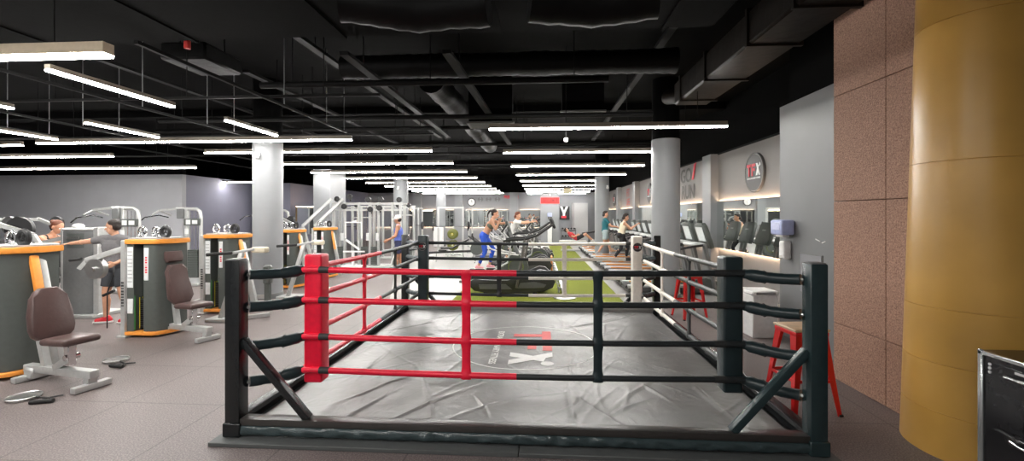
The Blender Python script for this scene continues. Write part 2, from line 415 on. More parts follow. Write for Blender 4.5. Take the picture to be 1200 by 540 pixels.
# the same lights go on behind the camera
lamp(-4.5, -.5, 1.0, 1.0, LZ + .3, 'white ceiling light above and behind the viewpoint', 'ceiling lights behind the viewpoint')
lamp(-4.5, 0, -2.0, -2.0, LZ + .3, 'white ceiling light at the near end of the room', 'ceiling lights behind the viewpoint')
lamp(-10.5, -5.0, 1.2, 1.2, LZ + .3, 'white ceiling light above left behind the viewpoint', 'ceiling lights behind the viewpoint')

# light-carrying rails, pipes, trays, ducts (all black or dark)
def pipe_thing(name, pts, r, label, cat, m=pipe, seg=8, group=None):
    b = MB(); b.tube(pts, r, seg); o = b.build(name, m); return tag(o, label, cat, group)
for k, (x, y0, y1) in enumerate([(-3.78, 3.9, 8.4), (-6.0, 3.9, 9.0), (-8.4, 3.9, 12.9), (-9.9, 5.0, 16)]):
    t = thing('ceiling_rail', '%s dark lengthwise carrying rail from the middle on the left ceiling' % ORD[k], 'rail', group='lengthwise ceiling rails')
    b = MB(); b.bar((x, y0, 3.42), (x, y1, 3.42), .04, .035); b.build('rail_bar', pipe, t, False)
    for yy in (6.3, 7.6, 8.3):
        b = MB(); b.cyl((x, yy, 3.44), (x, yy, HC), .007, seg=6); b.build('hanging_rod', steel, t)
for k, (y, z) in enumerate([(5.95, 3.46), (9.0, 3.48), (12.0, 3.5)]):
    b = MB(); b.bar((-14, y, z), (-2.2, y, z), .04, .035)
    for x in (-13, -11, -7, -5, -3): b.cyl((x, y, z), (x, y, HC), .006, seg=6)
    tag(b.build('ceiling_rail', pipe, None, False), '%s dark crosswise rail from the front on the left ceiling' % ORD[k], 'rail', 'crosswise ceiling rails')
# broad front soffit duct with lagged flexible ducts beneath
b = MB(); b.box((-4.0, 4.55, 4.33), (12.2, 1.9, .5), bev=.02)
for x in (-8.5, -6.5, -4.5, -2.5, -.5, 1.5): b.box((x, 4.55, 4.33), (.05, 1.94, .54))
tag(b.build('air_duct', blackpaint), 'broad black rectangular air duct crossing the top of the picture', 'duct')
def lumpy(name, pts, r, label):
    P = []; rr = []
    for i in range(len(pts) - 1):
        a, c = Vector(pts[i]), Vector(pts[i + 1]); n = max(2, int((c - a).length / .09))
        for k in range(n):
            P.append(a.lerp(c, k / n)); rr.append(r * (1 + .10 * noise.noise(P[-1] * 3.1) + (.05 if len(P) % 2 else 0)))
    b = MB(); b.tube(P, rr, 16); return tag(b.build(name, ductm), label, 'duct')
lumpy('flexible_duct', [(-1.9, 4.1, 3.85), (-1.2, 4.3, 3.82), (-.4, 4.25, 3.84)], .19, 'lagged black flexible duct bulging below the broad duct, left one')
lumpy('flexible_duct', [(-.1, 4.2, 3.84), (.5, 4.3, 3.82), (1.2, 4.2, 3.85)], .19, 'lagged black flexible duct bulging below the broad duct, right one')
b = MB(); b.box((2.86, 6.45, 4.1), (.62, 4.3, .42), bev=.03)
for y in (4.6, 5.6, 7.0, 8.2): b.box((2.86, y, 4.1), (.67, .05, .47))
b.cyl((2.8, 8.5, 4.05), (2.6, 9.2, 4.2), .14, seg=14)
tag(b.build('air_duct', mat('brown_lit_duct', (.009, .0065, .0045), .5, .0, spec=.15, bump=.6, bscale=6)), 'brown-lit rectangular duct running away at top right', 'duct')  # brown light falling on the duct is put into its colour
lumpy('round_duct', [(-3.2, 7.0, 4.2), (0, 7.0, 4.2), (2.2, 7.0, 4.2)], .18, 'round black duct crossing behind the broad duct')
lumpy('round_duct', [(-2.0, 8.0, 4.3), (-1.9, 11, 4.3), (-1.8, 16, 4.3)], .24, 'round black duct running away over the ring')
def vent(x, y, z, label):
    t = thing('ceiling_diffuser', label, 'vent', (x, y, z))
    b = MB(); b.box((0, 0, 0), (1.0, .6, .04)); b.build('grille_frame', mat('grille_grey', (.05, .05, .047), .5), t, False)
    b = MB()
    for k in range(5): b.box((0, -.22 + k * .11, -.024), (.9, .02, .012))
    b.build('grille_slats', mat('slat_grey', (.12, .12, .11), .5), t, False)
    b = MB(); b.box((0, 0, (HC - z) / 2), (.92, .52, HC - z - .05)); b.build('plenum_box', blackpaint, t, False)
vent(-1.05, 9.5, 3.75, 'grey slotted air diffuser hanging at ceiling centre')
vent(.95, 10.1, 4.1, 'grey air diffuser hanging above the first right-hand light')
for k, (x0, y0, x1, y1, z) in enumerate([(-3.4, 5.6, -3.2, 14, 4.3), (-1.2, 5.6, -.9, 13, 3.9), (-5.0, 7.2, -4.9, 16, 4.25), (1.9, 5.6, 1.9, 16, 4.5), (-7.2, 5.6, -7.1, 16, 4.35), (-2.6, 5.7, -2.5, 12, 3.95)]):
    b = MB(); b.bar((x0, y0, z), (x1, y1, z), .12, .05)
    for f in (.1, .5, .9): b.cyl((x0 + (x1 - x0) * f, y0 + (y1 - y0) * f, z), (x0 + (x1 - x0) * f, y0 + (y1 - y0) * f, HC), .008, seg=6)
    tag(b.build('cable_tray', pipe, None, False), '%s black cable tray running away under the ceiling' % ORD[k], 'cable tray', 'lengthwise cable trays')
for k, (y, z, x0, x1) in enumerate([(6.55, 3.8, -4.3, 1), (8.8, 3.78, -8, 2.2), (10.9, 3.98, -10, 4), (13.5, 3.98, -10, 4), (17, 4.2, -10, 4), (21, 4.1, -12, 4)]):
    b = MB(); b.tube([(x0, y, z), (x1, y, z)], .05, 10)
    for x in (x0 + .5, (x0 + x1) / 2, x1 - .5): b.cyl((x, y, z), (x, y, HC), .008, seg=6)
    tag(b.build('ceiling_pipe', pipe), '%s dark crosswise pipe from the front under the ceiling' % ORD[k], 'pipe', 'crosswise ceiling pipes')
b = MB(); b.box((-5.2, 6.5, 4.2), (.7, .8, .25), bev=.03); b.cyl((-5.4, 6.3, 4.3), (-5.4, 6.3, HC), .01, seg=6); b.cyl((-5.0, 6.7, 4.3), (-5.0, 6.7, HC), .01, seg=6); tag(b.build('fan_coil_unit', ductm), 'dark box unit hanging at upper left', 'ceiling unit')
b = MB(); b.cyl((-4.7, 5.6, 4.02), (-4.7, 5.6, 4.22), .04, seg=10); tag(b.build('pipe_valve', mat('dull_red', (.4, .02, .015), .5)), 'small red valve on the pipes at upper left', 'valve')
pipe_thing('ceiling_pipe', [(-4.7, 5.6, 4.2), (-4.7, 5.6, HC)], .02, 'thin drop pipe above the red valve', 'pipe')
for x, y in ((-9, 12), (-4, 12)):
    pass
# beam across each bay
for y in (12.0, 18.0, 24.0):
    slab('ceiling_beam', -23 if y < 16 else -12, 4.8, y - .2, y + .2, HC - .18, HC, blackpaint)
slab('trim_1', 4.77, 4.8, 6.98, 32, H0 - .02, H0 + .02, pipe)

# small fittings on columns and walls
def fit_cam(x, y, z, label):
    t = thing('security_sensor', label, 'sensor', (x, y, z))
    b = MB(); b.box((0, -.02, .05), (.08, .06, .10), bev=.01); b.build('sensor_bracket', white, t)
    b = MB(); b.lathe([(.02, -.06), (.055, -.04), (.06, .0), (.05, .02)], (0, -.06, 0), 16); b.build('sensor_dome', white, t)
fit_cam(-5.98, 9.02, 3.05, 'small white sensor near the top of the left round column')
fit_cam(2.8, 18.63, 2.95, 'small white sensor on the round column behind teal person')
fit_cam(-6.1, 18.67, 2.95, 'small white sensor on the round column behind blue vest man')
fit_cam(-5.75, 25.0, 2.9, 'small white sensor on the farthest round column')
fit_cam(.64, 28.96, 3.1, 'small white sensor above the red lit sign')
t = thing('ceiling_camera', 'small white camera hanging below the first right-hand ceiling light', 'camera', (.45, 7.75, 3.12))
b = MB(); b.lathe([(.02, -.05), (.035, -.035), (.04, .02), (.02, .03)], (0, 0, 0), 16); b.build('camera_dome', white, t)
b = MB(); b.cyl((0, 0, .03), (0, 0, HC - 3.12), .008, seg=6); b.build('hanging_rod', pipe, t)
# red lit sign
t = thing('lit_sign', 'red lit sign with dark digits on the square grey column', 'sign', (.64, 28.97, 2.76))
b = MB(); b.box((0, 0, 0), (1.2, .05, .40), bev=.01); b.build('sign_box', mat('sign_red_glow', (1, .02, .02), emit=.45), t)
text_obj('sign_digits', '4:51 PM 1', .30, mat('sign_dark', (.10, .01, .01), .5), t, frame((0, -.040, -.01), (1, 0, 0), (0, 0, 1)), ext=.006, bold=.014, sx=.80)
# far wall graphic: three grey dumbbells, red word and grey word
t = thing('wall_graphic', 'wall graphic of three grey dumbbells with red and grey words, on far wall', 'wall graphic', (-3.4, 31.985, 2.95))
b = MB()
for i, cx in enumerate((-.95, -.35, .3)):
    for s, a in ((-1, 0), (1, 0)):
        b.box((cx + s * .10, 0, 0), (.05, .02, .30 - .04 * (i == 1))); b.box((cx + s * .17, 0, 0), (.04, .02, .20))
    b.box((cx, 0, 0), (.4, .02, .04))
b.build('dumbbell_icons', mat('graphic_grey', (.16, .16, .16), .6), t, False)
text_obj('red_word', 'FREESTYLE', .30, redink, t, frame((1.3, -.01, .16), (1, 0, 0), (0, 0, 1)), bold=.01, sx=.75)
text_obj('grey_word', 'FITNESS', .30, mat('graphic_grey2', (.24, .24, .24), .6), t, frame((1.25, -.01, -.18), (1, 0, 0), (0, 0, 1)), bold=.01, sx=.9)
# poster
t = thing('poster', 'black poster with white Y-shaped figure and red patch on far wall', 'poster', (1.75, 31.96, 1.95))
b = MB(); b.box((0, 0, 0), (.72, .03, .95)); b.build('poster_board', black, t, False)
b = MB(); b.prism([(-.30, .42), (-.14, .42), (-.02, .10), (.12, .42), (.28, .42), (.06, -.06), (.06, -.3), (-.10, -.3), (-.10, -.06)], .004, frame((-.02, -.022, .05), (1, 0, 0), (0, 0, 1))); b.build('white_figure', white, t, False)
b = MB(); b.box((-.05, -.024, -.28), (.36, .006, .16)); b.build('red_patch', redink, t, False)
# hanging beige sign box, clock
t = thing('hanging_sign', 'beige blank sign box hanging between the far ceiling lights', 'sign', (1.35, 22.0, 3.0))
b = MB(); b.box((0, 0, 0), (.42, .08, .26), bev=.01); b.build('sign_box', mat('beige_plastic', (.62, .55, .36), .5), t)
b = MB(); b.cyl((-.15, 0, .12), (-.15, 0, 1.75), .008, seg=6); b.build('hanging_rod', pipe, t)
b = MB(); b.cyl((.15, 0, .12), (.15, 0, 1.75), .008, seg=6); b.build('hanging_rod', pipe, t)
t = thing('wall_clock', 'round dark-rimmed clock on the far wall by the round column', 'clock', (-5.0, 31.93, 2.75))
b = MB(); b.ring((0, 0, 0), .27, .03, 'Y', 28); b.build('clock_rim', black, t)
b = MB(); b.cyl((0, .03, 0), (0, -.005, 0), .26, seg=28); b.build('clock_face', white, t)
b = MB(); b.box((0, -.015, .08), (.02, .01, .18)); b.box((.05, -.015, 0), (.12, .01, .02)); b.build('clock_hands', black, t)
# right wall signs
discm = mat('sign_disc_grey', (.075, .072, .07), .5)
def round_sign(y, z, label, r=.44):
    t = thing('round_wall_sign', label, 'sign', (4.78, y, z), group=None)
    b = MB(); b.cyl((.02, 0, 0), (-.03, 0, 0), r, seg=48); b.build('sign_disc', discm, t)
    b = MB(); b.ring((-.032, 0, 0), r * .94, .007, 'X', 48); b.build('sign_ring', mat('sign_line_grey', (.30, .29, .28), .5), t)
    M = frame((-.034, 0, .06), (0, -1, 0), (0, 0, 1)) @ Matrix.Diagonal((.21, .27, 1, 1))
    logo_letters(t, M, .006)
    text_obj('sign_caption', 'EXTRAORDINARY FITNESS', .05, white, t, frame((-.036, 0, -.13), (0, -1, 0), (0, 0, 1)), bold=.0015)
    return t
round_sign(10.15, 2.75, 'round dark logo sign nearest on the right wall, above the mirror')
round_sign(19.6, 2.75, 'round dark logo sign beyond the round column on the right wall')
round_sign(28.8, 2.75, 'farthest round dark logo sign on the right wall')
t = thing('wall_lettering', 'dark wall lettering GO RUN with red slash above the right mirrors', 'sign', (4.79, 14.6, 2.85))
M0 = (0, -1, 0), (0, 0, 1)
go = mat('letter_charcoal', (.10, .095, .09), .5)
text_obj('word_go', 'GO', .62, go, t, frame((-.01, .25, .22), *M0), bold=.012, sx=1.1)
text_obj('word_run', 'RUN', .62, go, t, frame((-.01, .05, -.32), *M0), bold=.012, sx=1.0)
b = MB(); b.prism([(-.12, -.22), (.05, -.22), (.28, .30), (.08, .24)], .008, frame((-.01, -.45, .28), *M0)); b.build('red_slash', redink, t, False)
t = thing('wall_lettering', 'pale red wall lettering on the right wall between the far mirrors', 'sign', (4.79, 24.4, 2.8))
text_obj('red_word', 'FIT', .60, mat('pale_red', (.55, .12, .12), .6), t, frame((-.01, 0, .2), *M0), bold=.006)
text_obj('red_word', 'LIFE', .50, mat('pale_red', (.55, .12, .12), .6), t, frame((-.01, 0, -.3), *M0), bold=.006)
# dispensers and panel on the grey block wall
t = thing('towel_dispenser', 'lilac translucent paper towel dispenser on the grey wall edge', 'dispenser', (3.65, 6.72, 1.62))
b = MB(); b.box((-.10, 0, .0), (.19, .32, .22), bev=.03, seg=3); b.build('dispenser_body', mat('lilac_plastic', (.42, .47, .72), .25), t)
b = MB(); b.box((-.10, 0, -.12), (.10, .20, .04), bev=.01); b.build('paper_outlet', white, t)
b = MB(); b.box((-.19, 0, .02), (.02, .22, .12), bev=.008); b.build('front_window', mat('pale_lilac', (.60, .64, .85), .2), t)
t = thing('soap_dispenser', 'white plastic soap dispenser below the lilac towel dispenser', 'dispenser', (3.65, 6.72, 1.29))
b = MB(); b.box((-.06, 0, 0), (.12, .14, .27), bev=.03, seg=3); b.build('dispenser_body', white, t)
b = MB(); b.box((-.10, 0, -.10), (.06, .08, .05), bev=.01); b.build('push_lever', mat('off_white', (.7, .68, .64), .4), t)
t = thing('access_panel', 'flush grey access panel low on the grey block wall', 'panel', (3.645, 6.2, 1.0))
b = MB()
for (y, z, sy, sz) in ((0, .27, .5, .012), (0, -.27, .5, .012), (.25, 0, .012, .55), (-.25, 0, .012, .55)): b.box((0, y, z), (.012, sy, sz))
b.build('panel_frame', midgrey, t, False)
b = MB(); b.box((-.004, 0, 0), (.01, .47, .52)); b.build('panel_door', wallgrey, t, False)
b = MB()
for z in (.12, .0, -.1): b.box((-.012, -.18, z), (.02, .03, .04))
b.build('panel_clips', steel, t, False)
b = MB(); b.box((3.645, 6.05, 1.47), (.006, .10, .012), rot=(.25, 0, 0)); b.box((3.645, 5.93, 1.45), (.006, .07, .012), rot=(-.3, 0, 0))
tag(b.build('tape_scraps', white), 'small white tape scraps on the grey block wall', 'tape')
# ================================================================ the boxing ring
XL, XR, YF, YB = -2.45, 2.04, 3.42, 7.90
PX0, PX1, PY0, PY1 = -2.0, 1.6, 3.84, 7.46
RZ = [1.315, 1.05, .73, .437]
ring_t = thing('boxing_ring', 'low boxing ring with black frame and red, black and white ropes', 'boxing ring')
seam = mat('charcoal_tape', (.03, .03, .03), .6)
# canvas
cm = bpy.data.materials.new('ring_canvas_vinyl'); cm.use_nodes = True; nt = cm.node_tree; b_ = nt.nodes['Principled BSDF']
b_.inputs['Roughness'].default_value = .36; b_.inputs['Specular IOR Level'].default_value = .6
tc = nt.nodes.new('ShaderNodeTexCoord')
n1 = nt.nodes.new('ShaderNodeTexNoise'); n1.inputs['Scale'].default_value = 1.3; n1.inputs['Detail'].default_value = 5
nt.links.new(tc.outputs['Object'], n1.inputs['Vector'])
rp = nt.nodes.new('ShaderNodeValToRGB'); rp.color_ramp.elements[0].position = .3; rp.color_ramp.elements[1].position = .7
rp.color_ramp.elements[0].color = (.105, .104, .102, 1); rp.color_ramp.elements[1].color = (.165, .162, .157, 1)
nt.links.new(n1.outputs['Fac'], rp.inputs['Fac']); nt.links.new(rp.outputs['Color'], b_.inputs['Base Color'])
nz = nt.nodes.new('ShaderNodeTexNoise'); nz.noise_type = 'RIDGED_MULTIFRACTAL'; nz.inputs['Scale'].default_value = 1.0; nz.inputs['Detail'].default_value = 3; nz.inputs['Distortion'].default_value = .7
nt.links.new(tc.outputs['Object'], nz.inputs['Vector'])
nz2 = nt.nodes.new('ShaderNodeTexNoise'); nz2.inputs['Scale'].default_value = 6; nz2.inputs['Detail'].default_value = 3; nz2.inputs['Distortion'].default_value = 1.0
nt.links.new(tc.outputs['Object'], nz2.inputs['Vector'])
bp1 = nt.nodes.new('ShaderNodeBump'); bp1.inputs['Strength'].default_value = .5; bp1.inputs['Distance'].default_value = .03
bp2 = nt.nodes.new('ShaderNodeBump'); bp2.inputs['Strength'].default_value = .45; bp2.inputs['Distance'].default_value = .015
nt.links.new(nz.outputs['Fac'], bp1.inputs['Height']); nt.links.new(nz2.outputs['Fac'], bp2.inputs['Height'])
nt.links.new(bp1.outputs['Normal'], bp2.inputs['Normal']); nt.links.new(bp2.outputs['Normal'], b_.inputs['Normal'])
CZ = .10
creases = []
for k in range(70):       # long raised creases in the sheet
    a = rnd.uniform(XL + .2, XR - .2); c = rnd.uniform(YF + .2, YB - .2); th = rnd.choice([rnd.uniform(.6, 1.3), rnd.uniform(1.2, 2.4)]); L = rnd.uniform(.25, .9)
    creases.append((a, c, math.cos(th), math.sin(th), L, rnd.uniform(.005, .012), rnd.uniform(.012, .026), rnd.uniform(-.3, .3)))
LC = (-.20, 5.78)
def cz(x, y):
    z = CZ + .010 * noise.noise(Vector((x * 1.1, y * 1.1, 3))) + .004 * noise.noise(Vector((x * 4, y * 4, 8)))
    dl = math.hypot(x - LC[0], y - LC[1]); f = min(1, max(.12, (dl - .6) / .6))
    for (a, c, ux, uy, L, h, wd, cv) in creases:
        s = (x - a) * ux + (y - c) * uy
        if abs(s) > L: continue
        d_ = -(x - a) * uy + (y - c) * ux - cv * s * s
        if abs(d_) < 4 * wd: z += f * h * math.exp(-(d_ / wd) ** 2) * (1 - (s / L) ** 2)
    return z
b = MB(); N = 300; x0, x1, y0, y1 = XL + .1, XR - .1, YF + .09, YB - .07
vs = [[b.bm.verts.new((x0 + (x1 - x0) * i / N, y0 + (y1 - y0) * j / N, cz(x0 + (x1 - x0) * i / N, y0 + (y1 - y0) * j / N))) for j in range(N + 1)] for i in range(N + 1)]
for i in range(N):
    for j in range(N): b.bm.faces.new((vs[i][j], vs[i + 1][j], vs[i + 1][j + 1], vs[i][j + 1]))
rim = [v for v in (vs[0] + [r[-1] for r in vs[1:]] + vs[-1][-2::-1] + [r[0] for r in vs[-2:0:-1]])]
low = [b.bm.verts.new((v.co.x, v.co.y, .03)) for v in rim]
for i in range(len(rim)): b.bm.faces.new((rim[i], low[i], low[(i + 1) % len(rim)], rim[(i + 1) % len(rim)]))
b.bm.faces.new(low)
canvas = b.build('canvas', cm, ring_t, angle=80)
# canvas logo, laid on the sheet
def drape(o, off=.003, step=.05):
    me = o.data; bm = bmesh.new(); bm.from_mesh(me)
    for _ in range(4):
        es = [e for e in bm.edges if e.calc_length() > step]
        if not es: break
        bmesh.ops.subdivide_edges(bm, edges=es, cuts=1)
        bmesh.ops.triangulate(bm, faces=[f for f in bm.faces if len(f.verts) > 4])
    for v in bm.verts: v.co.z = cz(v.co.x, v.co.y) + off + (v.co.z)
    bm.to_mesh(me); bm.free()
Ml = frame((-.11, 5.72, 0), (0, -1, 0), (1, 0, 0)) @ Matrix.Diagonal((.5, .52, 1, 1))
ll = logo_letters(canvas, Ml, .001, 'canvas', redm=mat('red_print_reflection', (.62, .07, .07), .5), whitem=mat('white_print', (.8, .8, .78), .5))  # red shifted towards salmon: reflected light put into the print colour
for o in ll: drape(o)
o = text_obj('canvas_caption', 'EXTRAORDINARY FITNESS', .115, mat('white_print', (.8, .8, .78), .5), canvas, frame((-.56, 5.72, 0), (0, -1, 0), (1, 0, 0)), ext=.0005, bold=.003, sx=1.02); drape(o)
b = MB(); n = 160; r0, r1 = .925, .942
A = [[b.bm.verts.new((LC[0] + r * math.cos(2 * math.pi * k / n), LC[1] + r * math.sin(2 * math.pi * k / n), cz(LC[0] + r * math.cos(2 * math.pi * k / n), LC[1] + r * math.sin(2 * math.pi * k / n)) + .003)) for k in range(n)] for r in (r0, r1)]
for k in range(n): b.bm.faces.new((A[0][k], A[0][(k + 1) % n], A[1][(k + 1) % n], A[1][k]))
b.build('canvas_circle', mat('white_print', (.8, .8, .78), .5), canvas, False)
# frame rails
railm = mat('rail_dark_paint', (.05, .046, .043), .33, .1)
railfar = mat('rail_pale_reflection', (.34, .34, .33), .4)  # reflection along the back rail, painted as a pale base colour
teal = mat('black_paint_teal_light', (.028, .050, .054), .27, .1)  # blue-green light on the front right post and brace, put into the colour
def rail(name, p0, p1, m):
    b = MB(); p0, p1 = Vector(p0), Vector(p1)
    b.bar(p0 + Vector((0, 0, .15)), p1 + Vector((0, 0, .15)), .10, .05, bev=.002)
    b.bar(p0 + Vector((0, 0, .105)), p1 + Vector((0, 0, .105)), .07, .06)
    return b.build(name, m, ring_t)
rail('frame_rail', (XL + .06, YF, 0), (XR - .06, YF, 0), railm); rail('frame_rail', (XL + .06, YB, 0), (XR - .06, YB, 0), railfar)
rail('frame_rail', (XL, YF + .06, 0), (XL, YB - .06, 0), blackmetal); rail('frame_rail', (XR, YF + .06, 0), (XR, YB - .06, 0), blackmetal)
def skirt(p0, p1, out):                                # puckered vinyl roll under the rail
    b = MB(); p0, p1 = Vector(p0), Vector(p1); L = (p1 - p0).length; n = int(L / .02); d = (p1 - p0) / n; o_ = Vector(out)
    prev = None
    for i in range(n + 1):
        c = p0 + d * i; row = []
        for k in range(9):
            a = math.pi * (k / 8) - math.pi / 2
            pk = 1 + .5 * noise.noise(Vector((i * .22, k * .35, 5))) + .16 * math.sin(i * .5 + k * .9 + 2 * noise.noise(Vector((i * .05, 0, 1))))
            row.append(b.bm.verts.new(c + o_ * (math.cos(a) * .032 * pk) + Vector((0, 0, math.sin(a) * .042 + .082))))
        if prev:
            for k in range(8): b.bm.faces.new((prev[k], row[k], row[k + 1], prev[k + 1]))
        prev = row
    return b.build('rail_padding', mat('puckered_black_vinyl', (.042, .062, .066), .22, bump=1.0, bscale=20), ring_t, angle=80)
skirt((XL + .05, YF - .032, 0), (XR - .05, YF - .032, 0), (0, -1, 0)); skirt((XL + .05, YB + .032, 0), (XR - .05, YB + .032, 0), (0, 1, 0))
skirt((XL - .032, YF + .05, 0), (XL - .032, YB - .05, 0), (-1, 0, 0)); skirt((XR + .032, YF + .05, 0), (XR + .032, YB - .05, 0), (1, 0, 0))
b = MB(); mx = -.16
b.box(((XL - .13 + mx) / 2 - .002, (YF + YB) / 2, .016), (mx - XL + .13 - .004, YB - YF + .30, .032), bev=.004)
b.box(((XR + .13 + mx) / 2 + .002, (YF + YB) / 2, .016), (XR + .13 - mx - .004, YB - YF + .30, .032), bev=.004)
b.build('base_mat', mat('base_mat_grey', (.085, .09, .09), .6, bump=.1), ring_t)
# posts
for (x, y) in ((XL, YF), (XR, YF), (XL, YB), (XR, YB)):
    b = MB(); b.box((x, y, .035 + (1.44 - .035) / 2), (.12, .12, 1.405), bev=.008, seg=2)
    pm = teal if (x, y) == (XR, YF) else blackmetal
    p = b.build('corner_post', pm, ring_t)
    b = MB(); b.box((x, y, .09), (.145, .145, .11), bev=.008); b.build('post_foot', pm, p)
    b = MB(); b.box((x, y, 1.443), (.105, .105, .012), bev=.003); b.build('post_cap', mat('cap_grey', (.16, .16, .16), .5), p)
sxs = {XL: 1, XR: -1}; sys_ = {YF: 1, YB: -1}
for y in (YF, YB):
    for x in (XL, XR):
        s = sxs[x]
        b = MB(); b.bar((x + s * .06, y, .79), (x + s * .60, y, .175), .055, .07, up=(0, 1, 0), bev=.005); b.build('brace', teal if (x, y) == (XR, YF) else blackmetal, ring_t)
# corner pads
def pad(x, y, m, logo):
    ang = {(PX0, PY0): 0, (PX1, PY0): 0, (PX0, PY1): 0, (PX1, PY1): 0}[(x, y)]
    b = MB(); b.box((x, y, .888), (.16, .16, 1.13), bev=.02, seg=3)
    for v in b.bm.verts: v.co += Vector((1, 1, 0)) * .004 * noise.noise(v.co * 5)
    o = b.build('corner_pad', m, ring_t)
    if logo:
        cz_ = 1.27
        c = MB(); c.cyl((x, y - .079, cz_), (x, y - .083, cz_), .074, seg=32); c.build('pad_logo_disc', mat('logo_disc_dark', (.02, .018, .02), .5), o)
        c = MB(); c.ring((x, y - .0835, cz_), .070, .0018, 'Y', 32, 4); c.build('pad_logo_ring', mat('sign_line_grey', (.30, .29, .28), .5), o)
        logo_letters(o, frame((x, y - .084, cz_), (1, 0, 0), (0, 0, 1)) @ Matrix.Diagonal((.040, .042, 1, 1)), .003, 'pad')
        c = MB(); c.box((x, y - .0845, cz_ - .030), (.11, .002, .003)); c.build('pad_caption', white, o)
    return o
tag(pad(PX0, PY0, redvinyl, False), 'red corner pad'); tag(pad(PX1, PY0, blackvinyl, False), 'black corner pad nearest right')
tag(pad(PX0, PY1, blackvinyl, True), 'black corner pad with logo'); tag(pad(PX1, PY1, whitevinyl, True), 'cream white corner pad with logo')
# ropes: each rope half a colour, thin sag
ropeblack = mat('black_rope_cover', (.022, .026, .028), .4, bump=.3, bscale=25)
def rope(a, c, z, m, r=.024):
    a, c = Vector(a), Vector(c); n = 14; pts = []
    return a, c
def side(P, Q, ma, mb, ms1, ms2, sp=(.36, .67)):
    P, Q = Vector(P), Vector(Q)
    out = Vector((0, 0, 0))
    for z in RZ:
        def pt(f):
            return P.lerp(Q, f) + Vector((0, 0, z - .018 * math.sin(math.pi * f) + .008))
        for (f0, f1, m) in ((0, .5, ma), (.5, 1, mb)):
            b = MB(); b.tube([pt(f0 + (f1 - f0) * k / 10) for k in range(11)], .0265, 12)
            b.build('rope', m, ring_t)
        for f, m in ((0, ma), (1, mb)):          # dark tape where the rope wraps the pad
            b = MB(); q0 = pt(abs(f - .02)); q1 = pt(abs(f - .045)); b.cyl(q0, q1, .0295, seg=12); b.build('rope_tape', seam, ring_t)
    for f, m in ((sp[0], ms1), (sp[1], ms2)):
        b = MB(); base = P.lerp(Q, f); d = (Q - P).normalized(); nrm = Vector((-d.y, d.x, 0))
        prof = []
        zt, zb = RZ[0] + .012, RZ[3] - .04
        n = 36; prev = None
        for i in range(n + 1):
            z = zt + (zb - zt) * i / n
            near = min(abs(z - (q - .01)) for q in RZ); wv = .036 + .010 * math.exp(-(near / .05) ** 2); th = .012 + .020 * math.exp(-(near / .028) ** 2)
            row = [b.bm.verts.new(base + d * (wv * sx_) + nrm * (th * sy_) + Vector((0, 0, z))) for sx_, sy_ in ((-1, -.6), (-.6, -1), (.6, -1), (1, -.6), (1, .6), (.6, 1), (-.6, 1), (-1, .6))]
            if prev:
                for k in range(8): b.bm.faces.new((prev[k], prev[(k + 1) % 8], row[(k + 1) % 8], row[k]))
            else: b.bm.faces.new(row)
            prev = row
        b.bm.faces.new(prev[::-1]); b.build('rope_spacer', m, ring_t, angle=60)
off = .0
side((PX0, PY0 - .092, 0), (PX1, PY0 - .092, 0), redvinyl, ropeblack, redvinyl, blackvinyl, sp=(.38, .69))
side((PX0, PY1 + .092, 0), (PX1, PY1 + .092, 0), ropeblack, whitevinyl, ropeblack, whitevinyl)
side((PX0 - .092, PY0, 0), (PX0 - .092, PY1, 0), redvinyl, ropeblack, redvinyl, ropeblack)
side((PX1 + .092, PY0, 0), (PX1 + .092, PY1, 0), ropeblack, whitevinyl, ropeblack, whitevinyl)
# turnbuckle sleeves from post to pad
for (px, py, qx, qy) in ((XL, YF, PX0, PY0), (XR, YF, PX1, PY0), (XL, YB, PX0, PY1), (XR, YB, PX1, PY1)):
    for i, z in enumerate(RZ):
        a = Vector((px, py, z - .005)); c = Vector((qx, qy, z + .003)); d = (c - a); L = d.length; u = d / L
        b = MB(); P = []; rr = []
        for k in range(17):
            f = k / 16; P.append(a + u * (.09 + (L - .20) * f) + Vector((0, 0, -.012 * math.sin(math.pi * f)))); r_ = .043 + .007 * (f > .6) + .004 * noise.noise(Vector((k * .7, i, px)))
            if f > .88: r_ *= .8
            rr.append(r_)
        b.tube(P, rr, 12); s_ = b.build('turnbuckle_sleeve', blackvinyl, ring_t)
        b = MB(); b.ring(P[10], rr[10] + .001, .004, 'Y' if False else 'X', 16, 5); b.build('sleeve_seam', seam, s_)
        b = MB(); b.cyl(a + u * .05, a + u * .10, .014, seg=8); b.build('turnbuckle_bolt', steel, s_)
        # rope loop around the outer corner of the pad
        b = MB(); sx_ = 1 if qx > px else -1; sy_ = 1 if qy > py else -1
        col_ = redvinyl if (px, py) == (XL, YF) else whitevinyl if (px, py) == (XR, YB) else ropeblack
        b.tube([(qx, qy - sy_ * .092, z + .008), (qx - sx_ * .07, qy - sy_ * .098, z + .006), (qx - sx_ * .098, qy - sy_ * .098, z + .004), (qx - sx_ * .098, qy - sy_ * .07, z + .006), (qx - sx_ * .092, qy, z + .008)], .0265, 10)
        b.build('rope_loop', col_, ring_t)
# ================================================================ things near the ring
t = thing('waste_bin', 'tall white square waste bin against the grey block wall', 'bin', (3.28, 6.85, 0), .05)
b = MB(); b.box((0, 0, .31), (.37, .36, .62), bev=.012); b.build('bin_body', white, t)
b = MB(); b.box((0, 0, .655), (.39, .38, .07), bev=.02); b.build('bin_lid', mat('bin_lid_white', (.88, .88, .87), .3), t)
b = MB(); b.box((0, -.17, .655), (.28, .06, .035), bev=.005); b.build('bin_slot', mat('bin_slot_grey', (.3, .3, .3), .5), t)

